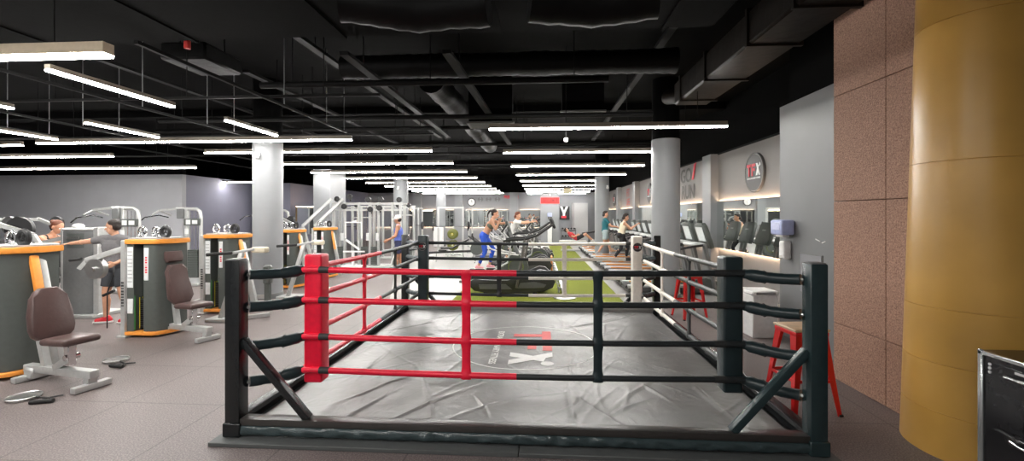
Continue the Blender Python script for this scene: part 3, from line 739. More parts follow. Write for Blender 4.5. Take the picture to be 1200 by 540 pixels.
redmetal = mat('red_enamel', (.72, .018, .020), .28, .1)
wood = mat('pale_wood', (.70, .50, .31), .45, var=.15, scale=9)
def stool(label, x, y, rz):
    t = thing('bar_stool', label, 'stool', (x, y, 0), rz, 'red metal stools with wooden seats')
    b = MB(); b.box((0, 0, .748), (.33, .33, .026), bev=.012, seg=3); b.build('seat', wood, t)
    b = MB(); b.box((0, 0, .715), (.315, .315, .042), bev=.012, seg=2); b.build('seat_frame', redmetal, t)
    for sx in (-1, 1):
        for sy in (-1, 1):
            b = MB()
            # tapered pressed-steel leg: wide at the top, narrow at the foot
            T = [(.15, .70, .052), (.17, .50, .040), (.195, .25, .030), (.222, .0, .022)]
            prev = None
            for (o, z, w_) in T:
                cx, cy = sx * o, sy * o
                row = [b.bm.verts.new((cx + dx * w_ / 1.0 * -sx, cy + dy * w_ * -sy, z)) for dx, dy in ((0, 0), (1.6, 0), (1.6, .35), (.35, .35), (.35, 1.6), (0, 1.6))]
                if prev:
                    for k in range(6): b.bm.faces.new((prev[k], prev[(k + 1) % 6], row[(k + 1) % 6], row[k]))
                else: b.bm.faces.new(row)
                prev = row
            b.bm.faces.new(prev[::-1]); lg = b.build('leg', redmetal, t)
            b = MB(); b.box((sx * .213, sy * .213, .008), (.036, .036, .016), bev=.003); b.build('foot_cap', rubber, lg)
    b = MB()
    q = .183
    for p0, p1 in (((-q, -q, .30), (q, -q, .30)), ((q, -q, .30), (q, q, .30)), ((q, q, .30), (-q, q, .30)), ((-q, q, .30), (-q, -q, .30))): b.bar(p0, p1, .012, .028)
    b.build('footrest', redmetal, t, False)
    return t
stool('red metal stool with wooden seat behind the front right ring post', 2.45, 4.32, .10)
stool('red metal stool seen through the ropes by the right round column', 2.62, 7.95, .2)

# black cabinet appliance at the right edge
t = thing('appliance_cabinet', 'black cabinet with silver edge trim and silver handles at lower right corner', 'appliance', (3.22, 2.72, 0))
b = MB(); b.box((0, 0, .46), (.62, .80, .90), bev=.006); b.build('cabinet_body', mat('gloss_black', (.018, .018, .02), .22), t)
b = MB(); b.box((-.316, .385, .465), (.02, .034, .905), bev=.006); b.box((-.316, 0, .897), (.02, .80, .03), bev=.006); b.build('edge_trim', mat('silver_trim', (.62, .65, .65), .25, .8), t)
b = MB(); b.box((-.318, -.04, .655), (.012, .68, .40), bev=.006); dr = b.build('upper_door', mat('gloss_black', (.018, .018, .02), .22), t)
b = MB(); b.box((-.326, -.10, .63), (.006, .44, .27), bev=.004); b.build('door_window', mat('smoked_glass', (.006, .006, .006), .06), dr)
b = MB(); b.tube([(-.325, .20, .80), (-.36, .19, .80), (-.36, -.33, .80), (-.325, -.34, .80)], .010, 10); b.build('handle', chrome, dr)
b = MB()
for z in (.84, .815, .79): b.cyl((-.325, .315, z), (-.329, .315, z), .010, seg=12)
b.box((-.326, .12, .835), (.005, .09, .014)); b.box((-.326, -.02, .735), (.005, .09, .03), bev=.002); b.box((-.326, -.08, .66), (.007, .07, .03), bev=.002)
b.build('badge', mat('silver_print', (.7, .7, .7), .3), dr, False)
b = MB(); b.box((-.326, .02, .835), (.006, .03, .012)); b.build('display', mat('green_display', (.1, .9, .3), emit=.6), dr, False)
b = MB(); b.box((-.318, -.04, .235), (.012, .68, .40), bev=.006); dr = b.build('lower_drawer', mat('gloss_black', (.018, .018, .02), .22), t)
b = MB(); b.cyl((-.322, .17, .41), (-.345, .17, .41), .022, seg=14); b.tube([(-.345, .17, .41), (-.365, .10, .41), (-.365, -.33, .41), (-.325, -.34, .41)], .010, 10); b.build('handle', chrome, dr)

# ================================================================ selectorised weight machines
def curvy(x0, x1, y0, y1, r, n=7):          # rectangle with its right side bulged
    P = [(x0, y0), (x1 - .10, y0)]
    for k in range(1, n): P.append((x1 - .10 + .16 * math.sin(math.pi * .5 * k / n), y0 + (y1 - y0) * k / n * 1.0))
    P.append((x1 + .06, y1)); P.append((x0, y1)); return P
TW = .80; TS = Matrix.Diagonal((TW, 1, 1, 1))
def weight_tower(t, words='CHEST PRESS', brace=True):
    b = MB(TS); b.box((-.375, -.16, .715), (.10, .14, 1.43), bev=.012); b.box((-.375, .22, .70), (.10, .10, 1.40), bev=.012); b.bar((-.375, -.16, 1.40), (-.375, .22, 1.40), .08, .06)
    b.box((-.375, 0, .015), (.18, .52, .03), bev=.006)
    b.build('upright', silver, t)
    b = MB(TS)
    for k, z in enumerate([.47 + .042 * k for k in range(9)]): b.box((-.375, -.232, z), (.052, .003, .030 if k % 3 else .020))
    b.build('upright_lettering', darkink, t, False)
    # shroud with recess for the stack
    P = [(-.325, -.20), (-.19, -.20), (-.19, .06), (.0, .06), (.0, -.20), (.14, -.20)]
    for k in range(1, 8):
        a = math.pi / 2 * k / 7; P.append((.14 + .22 * math.sin(a), -.20 + .42 * (1 - math.cos(a))))
    P += [(.36, .26), (-.325, .26)]
    b = MB(TS); b.prism(P, 1.28, Matrix.Translation((0, 0, .09))); b.build('shroud', darkgrey, t)
    b = MB(TS); b.box((-.258, -.203, 1.03), (.115, .010, .60), bev=.004); b.box((-.258, -.203, .46), (.11, .010, .22), bev=.004); b.box((.055, -.203, 1.08), (.09, .010, .48), bev=.004); pl = b.build('placard', placard, t)
    if words: text_obj('placard_words', words, .062, redink, pl, frame((.058 * TW, -.210, 1.08), (0, 0, 1), (-1, 0, 0)), bold=.002, sx=.85)
    else:
        b = MB(TS)
        for k in range(7): b.box((.058, -.2095, .96 + .036 * k), (.040, .002, .024 if k != 3 else .008))
        b.build('placard_marks', redink, pl, False)
    b = MB(TS)
    for z in [1.26 - .055 * k for k in range(9)]: b.box((-.258, -.2095, z), (.085, .002, .012))
    b.build('placard_print', mat('print_grey', (.35, .36, .36), .5), pl, False)
    b = MB(TS); b.box((-.095, .03, .72), (.185, .02, 1.24)); b.build('recess_back', black, t, False)
    b = MB(TS)
    for k in range(14): b.box((-.095, -.06, .14 + k * .030), (.15, .14, .026), bev=.003)
    b.build('weight_stack', black, t)
    b = MB(TS); b.box((-.155, -.134, .35), (.012, .004, .46)); b.box((-.045, -.134, .35), (.006, .004, .46)); b.build('weight_scale_strip', [yellow], t, False)
    b = MB(TS); b.box((-.178, -.19, .36), (.012, .012, .50)); b.build('stack_guard', greenp, t, False)
    b = MB(TS); b.cyl((-.14, -.06, .56), (-.14, -.06, 1.36), .011, seg=8); b.cyl((-.05, -.06, .56), (-.05, -.06, 1.36), .011, seg=8); b.cyl((-.095, -.06, .56), (-.095, -.06, 1.36), .005, seg=6)
    b.box((-.095, -.06, .575), (.14, .1, .03)); b.build('guide_rod', chrome, t)
    b = MB(TS)
    Q = [(-.335, -.23), (.16, -.23)] + [(.16 + .23 * math.sin(math.pi / 2 * k / 7), -.23 + .44 * (1 - math.cos(math.pi / 2 * k / 7))) for k in range(1, 8)] + [(.39, .29), (-.335, .29)]
    b.prism(Q, .07, Matrix.Translation((0, 0, 1.375)), bev=.012); b.build('top_cap', orange, t)
    b = MB(TS); b.prism(Q, .05, Matrix.Translation((0, 0, .035)), bev=.01); b.build('base_bumper', orange, t)
    b = MB(TS); b.prism([(x * .93 + .01, y * .88) for x, y in Q], .02, Matrix.Translation((0, 0, 1.446))); b.build('top_plate', silver, t)
    for i, (x, m) in enumerate(((-.20, chrome), (.05, chrome), (.22, black))):
        b = MB(TS); b.ring((x, -.05 + .02 * i, 1.545), .075, .016 if i < 2 else .03, 'Y', 20, 8)
        for a in (0, 2.1, 4.2): b.bar((x, -.05 + .02 * i, 1.545), (x + .07 * math.sin(a), -.05 + .02 * i, 1.545 + .07 * math.cos(a)), .018, .012)
        b.box((x, -.05 + .02 * i, 1.475), (.05, .04, .03)); b.build('pulley', m, t)
    if not brace: return
    b = MB(TS); b.bar((.26, .10, 1.36), (.66, .06, .07), .13, .07, up=(0, 1, 0), bev=.01); b.build('slanted_brace', silver, t)
    b = MB(TS); b.bar((.315, .02, 1.34), (.47, .0, .82), .05, .085, up=(0, 1, 0), bev=.008); b.build('brace_trim', orange, t)
def seat_unit(t, M, tall=False):
    b = MB(M)
    b.bar((-.55, 0, .12), (.55, 0, .16), .09, .08, bev=.01); b.bar((-.45, -.17, .035), (-.45, .20, .035), .08, .06, bev=.008); b.bar((.5, -.16, .035), (.5, .16, .035), .08, .06, bev=.008)
    b.bar((-.22, 0, .14), (-.38, 0, .62 if not tall else .9), .07, .06, up=(0, 1, 0)); b.box((.48, 0, .09), (.08, .08, .1)); b.box((-.42, 0, .08), (.14, .14, .12), bev=.015)
    b.bar((-.05, 0, .16), (.18, 0, .29), .08, .09, up=(0, 1, 0), bev=.01)
    b.build('seat_base', silver, t)
    b = MB(M); b.box((.16, 0, .34), (.075, .075, .26), bev=.008); b.cyl((.16, -.05, .30), (.16, .075, .30), .03, seg=12); b.build('seat_post', chrome, t)
    b = MB(M); b.box((.17, 0, .485), (.42, .33, .075), rot=(0, -.05, 0), bev=.034, seg=3); b.build('seat', brownvinyl, t)
    tilt = Matrix.Rotation(-.20 if not tall else -.30, 4, 'Y')
    if tall:
        S = [(-.10, 0), (.10, 0), (.17, .10), (.155, .30), (.10, .50), (.095, .60), (-.095, .60), (-.10, .50), (-.155, .30), (-.17, .10)]
    else:
        S = [(-.13, -.01), (.13, -.01), (.172, .03), (.19, .10), (.185, .26), (.14, .44), (.115, .50), (.07, .535), (-.07, .535), (-.115, .50), (-.14, .44), (-.185, .26), (-.19, .10), (-.172, .03)]
    B = M @ Matrix.Translation((-.07, 0, .50)) @ tilt @ frame((0, 0, 0), (0, 1, 0), (0, 0, 1))
    b = MB(B); b.prism(S, .10, Matrix.Translation((0, 0, -.10)), bev=.03); b.build('backrest', brownvinyl, t)
    b = MB(B); b.prism([(x * .8, y * .85 + .03) for x, y in S], .02, Matrix.Translation((0, 0, -.12))); b.build('backrest_plate', midgrey, t)
    if tall:
        b = MB(B); b.prism([(-.10, .64), (.10, .64), (.12, .70), (.11, .80), (-.11, .80), (-.12, .70)], .10, Matrix.Translation((0, 0, -.10)), bev=.025); b.build('headrest', brownvinyl, t)
def cable_handle(label, x, y, rz, disc=True):
    t = thing('pulley_attachment', label, 'pulley', (x, y, 0), rz, 'pulleys lying by the machines')
    b = MB(); b.lathe([(.10, .03), (.12, .032), (.12, .048), (.05, .055)], (0, 0, -.03), 20); b.ring((0, 0, .022), .125, .009, 'Z', 20); b.build('pulley_disc', steel, t)
    b = MB(); b.tube([(.10, 0, .02), (.18, -.05, .03), (.26, -.04, .015), (.34, .02, .015)], .008, 8); b.build('cable', black, t)
    b = MB(); b.cyl((.20, -.16, .022), (.38, -.13, .022), .020, seg=12); b.tube([(.20, -.16, .022), (.27, -.05, .02), (.36, -.13, .022)], .006, 6); b.build('grip', rubber, t)
    return t
def machine(label, x, y, words, seat=None, arm=None, rz=0.0):
    t = thing('weight_machine', label, 'weight machine', (x, y, 0), rz, 'weight machines with orange caps')
    weight_tower(t, words, arm != 'left')
    if seat:
        sx, sy, srz, tall = seat; seat_unit(t, Matrix.Translation((sx, sy, 0)) @ Matrix.Rotation(srz, 4, 'Z'), tall)
    if arm == 'left':
        b = MB(); b.bar((-.38, -.12, 1.30), (-.95, -.15, 1.12), .07, .08, bev=.01); b.bar((-.95, -.15, 1.12), (-1.02, -.2, 1.0), .05); b.build('press_arm', silver, t)
        b = MB(); b.cyl((-.78, -.12, 1.0), (-.78, -.20, 1.0), .15, seg=24); b.cyl((-.78, -.10, 1.0), (-.78, -.24, 1.0), .03, seg=12); b.build('weight_disc', steel, t)
        b = MB(); b.cyl((-.98, -.2, 1.15), (-1.16, -.2, 1.13), .022, seg=10); b.build('grip', rubber, t)
    if arm == 'right':
        b = MB(); b.bar((.55, -.1, 1.16), (.98, -.1, 1.20), .045, .05, bev=.01); b.bar((.98, -.08, 1.2), (.70, -.05, .08), .07, .06, up=(0, 1, 0)); b.build('press_arm', silver, t)
        b = MB(); b.cyl((.55, -.1, 1.16), (.35, -.28, 1.13), .026, seg=10); b.build('grip', rubber, t)
        b = MB(); b.box((1.02, -.05, 1.27), (.22, .10, .09), bev=.02); b.build('arm_pad', mat('cream_pad', (.75, .68, .52), .5), t)
        b = MB(); b.box((.75, 0, .04), (.6, .09, .08), bev=.01); b.build('foot_bar', silver, t)
    return t
machine('nearest weight machine with orange cap and broad brown seat at left edge', -5.98, 4.62, 'AB CRUNCH', (.86, -.22, -.24, False))
machine('weight machine with orange cap, reclined brown seat with headrest', -5.82, 6.33, None, (.60, -.12, -.36, True), 'left')
machine('weight machine with orange cap right behind the front left ring post', -5.86, 7.90, None, None, 'left2')
machine('weight machine with orange cap and grip arm right of the round column', -6.14, 10.55, None, None, None).scale = (.72, 1, 1)
machine('weight machine with orange cap farthest back, in front of the square column', -6.20, 12.35, None, None, None).scale = (.82, 1, 1)
# the grip arms that stand between these towers
def grip_arm(label, x, y):
    t = thing('press_arm_stand', label, 'exercise machine', (x, y, 0), 0, 'press arms beside the weight machines')
    b = MB(); b.bar((.32, 0, 1.16), (.02, -.10, .05), .08, .07, up=(0, 1, 0), bev=.01); b.box((.05, 0, .03), (.5, .4, .06), bev=.01); b.bar((.3, 0, .04), (.62, .3, .04), .07, .06); b.build('stand', silver, t)
    b = MB(); b.bar((.18, -.05, 1.15), (.52, .05, 1.22), .05, .05, bev=.01); b.build('arm', silver, t)
    b = MB(); b.cyl((-.22, -.12, 1.13), (.20, -.05, 1.16), .028, seg=12); b.build('grip', rubber, t)
    b = MB(); b.box((.58, .1, 1.20), (.26, .14, .10), bev=.03, seg=3); b.build('arm_pad', mat('cream_pad', (.75, .68, .52), .5), t)
    b = MB(); b.box((.62, .25, .75), (.14, .12, .34), bev=.03); b.box((.62, .25, .50), (.08, .08, .5)); b.build('knee_pad', darkgrey, t)
grip_arm('slanted silver press arm with black grip between tower and round column', -5.42, 7.25)
grip_arm('slanted silver press arm with black grip right of the round column', -5.44, 9.28)
cable_handle('cable disc with black grip on floor right of the broad brown seat', -5.22, 5.12, -.3)
cable_handle('cable disc with black grip lying left of the broad brown seat base', -5.06, 4.02, .15)
# ---------------- second row: shield machines, tall pulldown machines, pec-deck like frames
def shield_machine(label, x, y, rz=0):
    t = thing('shielded_machine', label, 'weight machine', (x, y, 0), rz)
    b = MB(); pts = [(-.30 + .60 * k / 10, -.05 - .09 * math.sin(math.pi * k / 10)) for k in range(11)] + [(.30, .22), (-.30, .22)]
    b.prism(pts, 1.46, Matrix.Translation((0, 0, .06)), bev=.015); b.build('front_shield', midgrey, t)
    b = MB(); b.prism([(x_ * .84, y_ - .012) for x_, y_ in pts[:11]] + [(.25, 0), (-.25, 0)], .26, Matrix.Translation((0, 0, 1.22))); tp = b.build('upper_band', darkgrey, t)
    b = MB(); b.box((.0, -.152, 1.40), (.24, .004, .035), bev=.001); b.build('badge', steel, tp)
    b = MB(); b.box((.36, .02, .80), (.10, .22, 1.58), bev=.012); b.box((-.34, .06, .78), (.06, .2, 1.52), bev=.012); b.box((0, .1, .03), (.86, .6, .06), bev=.01); b.build('upright', silver, t)
    b = MB(); b.box((0, .06, 1.55), (.66, .26, .045), bev=.02); b.ell((-.12, .05, 1.60), (.10, .08, .05)); b.build('top_cover', white, t)
    b = MB(); b.bar((-.2, .12, 1.45), (-.75, -.02, 1.30), .07, .06); b.bar((-.75, -.02, 1.30), (-.78, -.05, .95), .05); b.build('lever_arm', silver, t)
    b = MB(); b.cyl((-.62, .02, .80), (-.62, -.06, .80), .20, seg=24); b.build('cam_disc', steel, t)
    b = MB(); b.box((-.58, .1, .62), (.28, .30, .08), bev=.03); b.box((-.46, .12, .95), (.09, .28, .5), rot=(0, .15, 0), bev=.03); b.build('pad', black, t)
    return t
shield_machine('weight machine behind curved grey shield left of the man in grey shirt', -8.18, 7.38)
def pulldown(label, x, y, rz=0, group='tall pulldown machines against the left grey wall'):
    t = thing('pulldown_machine', label, 'weight machine', (x, y, 0), rz, group)
    b = MB()
    b.tube([(.36, 0, .04), (.36, 0, 1.75), (.33, 0, 1.90), (.24, 0, 1.96), (-.30, 0, 1.97)], .045, 10)
    b.box((-.02, 0, 1.0), (.07, .10, 1.95), bev=.01); b.bar((-.3, 0, 1.97), (-.75, -.05, 1.92), .06, .06); b.box((.1, .1, .04), (.9, .9, .08), bev=.015)
    b.tube([(-.72, -.3, 1.80), (-.75, -.05, 1.92), (-.72, .3, 1.80)], .02, 8); b.build('frame', silver, t)
    b = MB(); b.box((-.16, 0, 1.84), (.20, .16, .26), bev=.02); b.build('pulley_housing', midgrey, t)
    b = MB(); b.box((.17, -.06, 1.62), (.44, .05, .18), bev=.01); p = b.build('instruction_panel', darkgrey, t)
    b = MB(); b.box((.08, -.088, 1.62), (.12, .006, .12)); b.box((.26, -.088, 1.62), (.14, .006, .10)); b.build('instruction_card', placard, p, False)
    b = MB()
    for k in range(16): b.box((.17, 0, .20 + k * .045), (.26, .12, .040), bev=.004)
    b.build('weight_stack', darkgrey, t)
    b = MB()
    for dx in (.08, .17, .26): b.cyl((dx, 0, .9), (dx, 0, 1.9), .008, seg=6)
    b.build('guide_rod', chrome, t)
    b = MB(); b.box((.04, -.09, 1.38), (.10, .01, .14)); b.build('placard', placard, t, False)
    b = MB(); b.tube([(-1.25, -.1, 1.62), (-1.1, -.1, 1.74), (-.75, -.05, 1.80), (-.45, -.1, 1.74)], .016, 8); b.build('pull_bar', blackmetal, t)
    b = MB(); b.box((-.45, -.1, .52), (.36, .34, .08), bev=.03); b.box((-.62, -.1, .72), (.12, .42, .10), bev=.03); b.build('pad', brownvinyl, t)
    b = MB(); b.box((-.45, -.1, .27), (.07, .07, .46)); b.box((-.2, -.1, .1), (.6, .08, .07)); b.build('seat_post', silver, t)
    return t
pulldown('tall grey pulldown machine right behind the man in grey shirt', -9.83, 9.85)
pulldown('tall grey pulldown machine above the reclined brown seat', -9.2, 10.98)
def plate_press(label, x, y, rz=0, s=1.0, group='plate-loaded presses at the left'):
    t = thing('press_machine', label, 'exercise machine', (x, y, 0), rz, group); t.scale = (s, s, s)
    b = MB()
    b.bar((-.5, -.35, .05), (.6, -.35, .05), .07, .08); b.bar((-.5, .35, .05), (.6, .35, .05), .07, .08); b.bar((-.45, -.4, .05), (-.45, .4, .05), .07, .08)
    b.bar((-.45, 0, .05), (-.5, 0, 1.72), .08, .08, up=(0, 1, 0)); b.bar((.4, 0, .05), (-.47, 0, 1.25), .07, .07, up=(0, 1, 0)); b.bar((-.5, -.3, 1.7), (-.5, .3, 1.7), .07, .07)
    b.build('frame', silver, t)
    for sy in (-1, 1):
        b = MB(); b.bar((-.5, sy * .3, 1.72), (.10, sy * .34, 1.50), .055, .06); b.bar((.10, sy * .34, 1.50), (.35, sy * .36, 1.05), .05, .05); b.build('lever_arm', white if sy < 0 else silver, t)
        b = MB(); b.cyl((.35, sy * .36 - .02, 1.03), (.35, sy * .22, 1.03), .018, seg=8); b.build('grip', rubber, t)
        b = MB(); b.cyl((-.15, sy * .40, 1.58), (-.15, sy * .46, 1.58), .19, seg=24); b.cyl((-.15, sy * .32, 1.58), (-.15, sy * .54, 1.58), .025, seg=8); b.build('weight_plate', midgrey if sy < 0 else black, t)
    b = MB(); b.box((.12, 0, .48), (.40, .30, .08), bev=.03); b.box((-.16, 0, .86), (.10, .28, .68), rot=(0, -.18, 0), bev=.03); b.build('pad', black, t)
    b = MB(); b.box((.12, 0, .25), (.07, .07, .42)); b.build('seat_post', silver, t)
    return t
plate_press('plate-loaded press with white arms behind the nearest weight machine', -7.75, 5.9, .2)
plate_press('plate-loaded press at the far left behind the auburn-haired person', -11.2, 9.2, -.1)
plate_press('plate-loaded press standing farthest left against the grey wall', -13.2, 10.2, .3)
plate_press('plate-loaded press near the violet wall left of round column', -8.4, 13.9, -.4)
pulldown('tall grey pulldown machine with black cards left of the round column', -9.1, 14.8, .1)
pulldown('tall grey pulldown machine at the far left edge', -13.0, 8.6, .2)
# seated row machine seen between tower rows
t = thing('row_machine', 'silver row machine with round discs behind the reclined brown seat', 'exercise machine', (-6.3, 9.0, 0), .2)
b = MB(); b.bar((-.8, 0, .06), (.5, 0, .06), .09, .09); b.bar((-.75, -.35, .04), (-.75, .35, .04), .07, .07); b.bar((-.3, 0, .06), (-.5, 0, 1.3), .08, .08, up=(0, 1, 0)); b.bar((-.5, 0, 1.3), (.1, 0, 1.0), .06, .06, up=(0, 1, 0)); b.build('frame', silver, t)
for sx, z in ((-.25, .95), (-.05, .62)):
    b = MB(); b.cyl((sx, -.10, z), (sx, -.16, z), .19, seg=24); b.cyl((sx, -.08, z), (sx, -.2, z), .04, seg=12); b.build('disc', steel, t)
b = MB(); b.box((-.62, 0, .52), (.34, .32, .08), bev=.03); b.box((.05, -.25, .3), (.2, .06, .3), rot=(0, .4, 0), bev=.02); b.build('pad', white, t)

# ---------------- cable crossover station behind the man in the blue vest
t = thing('cable_station', 'large silver multi-station cable machine behind the man in blue vest', 'cable machine', (-6.05, 15.0, 0))
b = MB(); b.box((0, .1, .03), (2.5, .9, .06), bev=.01)
for x in (-1.15, -.75, -.25, .15, .45, .95, 1.22):
    b.box((x, .0, 1.14), (.08, .10, 2.2), bev=.01)
for z in (2.2, 1.98): b.bar((-1.2, 0, z), (1.3, 0, z), .07, .07)
b.bar((-1.2, .5, 2.2), (1.3, .5, 2.2), .06, .06)
for x in (-1.15, 0.1, 1.22): b.bar((x, 0, 2.2), (x, .5, 2.2), .06, .06); b.box((x, .5, 1.1), (.07, .07, 2.2))
b.build('frame', silver, t)
for x in (-.95, -.05, .30, 1.08):
    b = MB()
    for k in range(14): b.box((x, .0, .10 + k * .045), (.22, .12, .040), bev=.004)
    b.build('weight_stack', darkgrey, t)
    b = MB(); b.cyl((x - .06, 0, .7), (x - .06, 0, 2.1), .009, seg=6); b.cyl((x + .06, 0, .7), (x + .06, 0, 2.1), .009, seg=6); b.cyl((x, -.02, .7), (x, -.02, 2.1), .005, seg=6); b.build('guide_rod', chrome, t)
    b = MB(); b.box((x + .13, -.06, 1.05), (.10, .01, .26)); b.build('placard', placard, t, False)
for x, z in ((-1.0, 2.36), (-.55, 2.44), (-.75, 2.1), (.1, 2.34), (.18, 2.0), (.55, 2.34), (.5, 2.05), (1.2, 2.33)):
    b = MB(); b.cyl((x, -.10, z), (x, -.02, z), .095, seg=18); b.cyl((x, -.13, z), (x, .04, z), .025, seg=8); b.box((x, .0, z - .09), (.05, .05, .14)); b.build('pulley', black, t)
for sx in (0, .42):
    b = MB(); b.bar((-1.95 + sx, -.6, 1.42), (-1.18 + sx, -.1, 2.36), .10, .09, up=(0, 1, 0), bev=.01)
    if not sx: b.bar((-1.95, -.6, 1.42), (-1.6, -.5, .05), .10, .09, up=(0, 1, 0)); b.bar((-1.6, -.5, .05), (-1.1, 0, .05), .09, .08)
    b.build('swing_arm', silver, t)
b = MB(); b.tube([(-.62, -.25, 1.0), (-.62, -.25, 1.55), (-.05, -.25, 1.55), (-.05, -.25, 1.0)], .028, 8); b.bar((-.7, -.25, .55), (0.05, -.25, .55), .05, .05); b.bar((-.6, -.25, .95), (-.1, -.3, .62), .06, .05, up=(0, 1, 0)); b.bar((-.35, -.25, 1.55), (-.35, 0, 1.6), .05, .05); b.box((-.35, -.25, .3), (.07, .07, .5)); b.box((-.35, -.25, .04), (.7, .5, .08), bev=.01); b.build('dip_frame', white, t)
b = MB(); b.tube([(1.1, -.12, .9), (1.12, -.3, .5), (1.0, -.35, .12), (.7, -.3, .08)], .02, 8); b.build('handle_strap', white, t)

# ================================================================ cardio
def treadmill_proto(label, x, y, group):
    t = thing('treadmill', label, 'treadmill', (x, y, 0), 0, group)      # rear at local x=0, console towards +x
    b = MB(); b.box((.92, 0, .10), (1.80, .80, .12), bev=.03, seg=2)
    for sx in (.15, 1.7):
        for sy in (-.33, .33): b.cyl((sx, sy, 0), (sx, sy, .06), .03, seg=8)
    b.build('deck', mat('treadmill_charcoal', (.05, .05, .05), .4), t)
    for sy in (-1, 1):
        b = MB(); b.box((.86, sy * .345, .185), (1.68, .13, .05), bev=.02, seg=2); b.cyl((.03, sy * .345, .15), (.10, sy * .345, .15), .055, seg=14); r_ = b.build('side_rail', silver, t)
        b = MB(); b.box((.90, sy * .268, .188), (1.45, .022, .045)); b.build('rail_stripe', orange, r_, False)
    b = MB(); b.box((.86, 0, .172), (1.66, .50, .02)); b.cyl((.04, -.25, .135), (.04, .25, .135), .048, seg=14); b.build('belt', rubber, t)
    b = MB(); b.prism([(1.45, .10), (1.52, .33), (1.75, .38), (2.05, .30), (2.12, .10)], .78, frame((0, .39, 0), (1, 0, 0), (0, 0, 1)), bev=.03); b.build('motor_cover', darkgrey, t)
    for sy in (-1, 1):
        b = MB(); b.bar((1.95, sy * .40, .10), (1.72, sy * .38, 1.15), .07, .13, up=(0, 1, 0), bev=.015); b.build('upright', midgrey, t)
        b = MB(); b.tube([(1.70, sy * .38, 1.12), (1.45, sy * .37, 1.08), (1.15, sy * .37, 1.02), (1.08, sy * .37, .96)], .026, 8); b.build('handrail', black, t)
    b = MB(); b.box((1.62, 0, 1.12), (.30, .74, .08), bev=.03); b.build('control_bar', mat('pale_tray', (.55, .56, .55), .4), t)
    B = Matrix.Translation((1.86, 0, 1.08)) @ Matrix.Rotation(-.30, 4, 'Y')
    b = MB(B @ frame((0, 0, 0), (0, 1, 0), (0, 0, 1))); b.prism([(-.31, -.06), (.31, -.06), (.34, .12), (.30, .46), (.22, .54), (-.22, .54), (-.30, .46), (-.34, .12)], .11, bev=.03); c = b.build('console', darkgrey, t)
    b = MB(B); b.box((-.004, 0, .29), (.012, .42, .34), bev=.004); b.build('screen', screenwhite, c)
    b = MB(B); b.box((.114, 0, .32), (.008, .16, .03)); b.box((.094, .0, .24), (.008, .10, .02)); b.build('badge', mat('print_grey', (.35, .36, .36), .5), c, False)
    return t
TG = 'treadmills facing the right wall mirrors'
ys = [10.60, 11.53, 12.46, 13.39, 14.32, 15.25, 16.18, 17.11, 18.06, 19.85, 20.8, 21.75, 22.7]
tp = treadmill_proto('treadmill nearest the ring, right against the round column', 1.98, ys[0], TG)
lbs = {1: 'second treadmill from the ring in the right-hand row', 2: 'third treadmill from the ring in the right-hand row', 3: 'fourth treadmill from the ring in the right-hand row', 4: 'treadmill just in front of the one used by the person in cream',
       5: 'treadmill with the person in cream walking on it', 6: 'treadmill right behind the person in cream', 7: 'treadmill between the person in cream and the person in teal', 8: 'treadmill with the person in teal walking on it',
       9: 'first treadmill beyond the far round column', 10: 'second treadmill beyond the far round column', 11: 'third treadmill beyond the far round column', 12: 'farthest treadmill in the right-hand row'}
for k in range(1, 13): dup(tp, (1.98, ys[k], 0), 0, lbs[k])

def curved_treadmill(label, x, y, group):
    t = thing('curved_treadmill', label, 'treadmill', (x, y, 0), 0, group)        # centred, console to +x
    up = [(-.90 + 1.80 * k / 16, .30 + .20 * ((k / 16 - .42) / .58) ** 2 * (1 if k / 16 > .42 else 1.1)) for k in range(17)]
    b = MB(); b.prism(up + [(.90, .34), (-.90, .22)], .56, frame((0, .28, 0), (1, 0, 0), (0, 0, 1))); b.build('belt', rubber, t)
    for sy in (-1, 1):
        P = [(-.96, .22), (-.93, .34), (-.84, .385)] + [(-.7, .36), (-.4, .345), (-.1, .355), (.15, .40), (.42, .52), (.60, .60), (.74, .58), (.90, .44), (.955, .33), (.90, .20), (.70, .11), (.3, .075), (-.6, .075), (-.85, .11)]
        b = MB(); b.prism(P, .13, frame((0, sy * .345 + .065, 0), (1, 0, 0), (0, 0, 1)), bev=.03); s_ = b.build('side_cover', mat('soft_black_cover', (.030, .030, .030), .38), t)
        Y = sy * .42
        b = MB(); b.prism([(-.72, .16), (-.74, .26), (-.15, .27), (.0, .16)], .012, frame((0, Y + .006, 0), (1, 0, 0), (0, 0, 1))); b.prism([(.12, .18), (.18, .30), (.50, .33), (.76, .27), (.70, .20)], .012, frame((0, Y + .006, 0), (1, 0, 0), (0, 0, 1))); b.build('cover_inset', mat('inset_grey', (.10, .10, .10), .45), s_)
        b = MB(); b.bar((.10, sy * .42, .20), (.28, sy * .42, 1.26), .05, .17, up=(0, 1, 0), bev=.012); b.build('upright', mat('warm_dark_grey', (.12, .11, .10), .4), t)
        b = MB(); b.tube([(-.20, sy * .42, 1.22), (-.05, sy * .42, 1.25), (.30, sy * .42, 1.27), (.55, sy * .40, 1.35), (.75, sy * .34, 1.48), (.92, sy * .30, 1.60)], [.024, .027, .028, .028, .027, .022], 10); b.build('handrail', black, t)
    b = MB(); b.box((.90, 0, 1.62), (.06, .52, .26), rot=(0, -.4, 0), bev=.02); c = b.build('console', black, t)
    b = MB(); b.box((.865, 0, 1.63), (.008, .40, .18), rot=(0, -.4, 0)); b.build('screen', mat('dim_screen', (.2, .25, .28), .15), c, False)
    b = MB(); b.cyl((.55, -.36, 1.35), (.55, .36, 1.35), .025, seg=10); b.build('cross_bar', black, t)
    for sx in (-.6, .5):
        for sy in (-.33, .33):
            b = MB(); b.cyl((sx, sy, 0), (sx, sy, .09), .05, seg=10); b.build('foot', rubber, t)
    return t
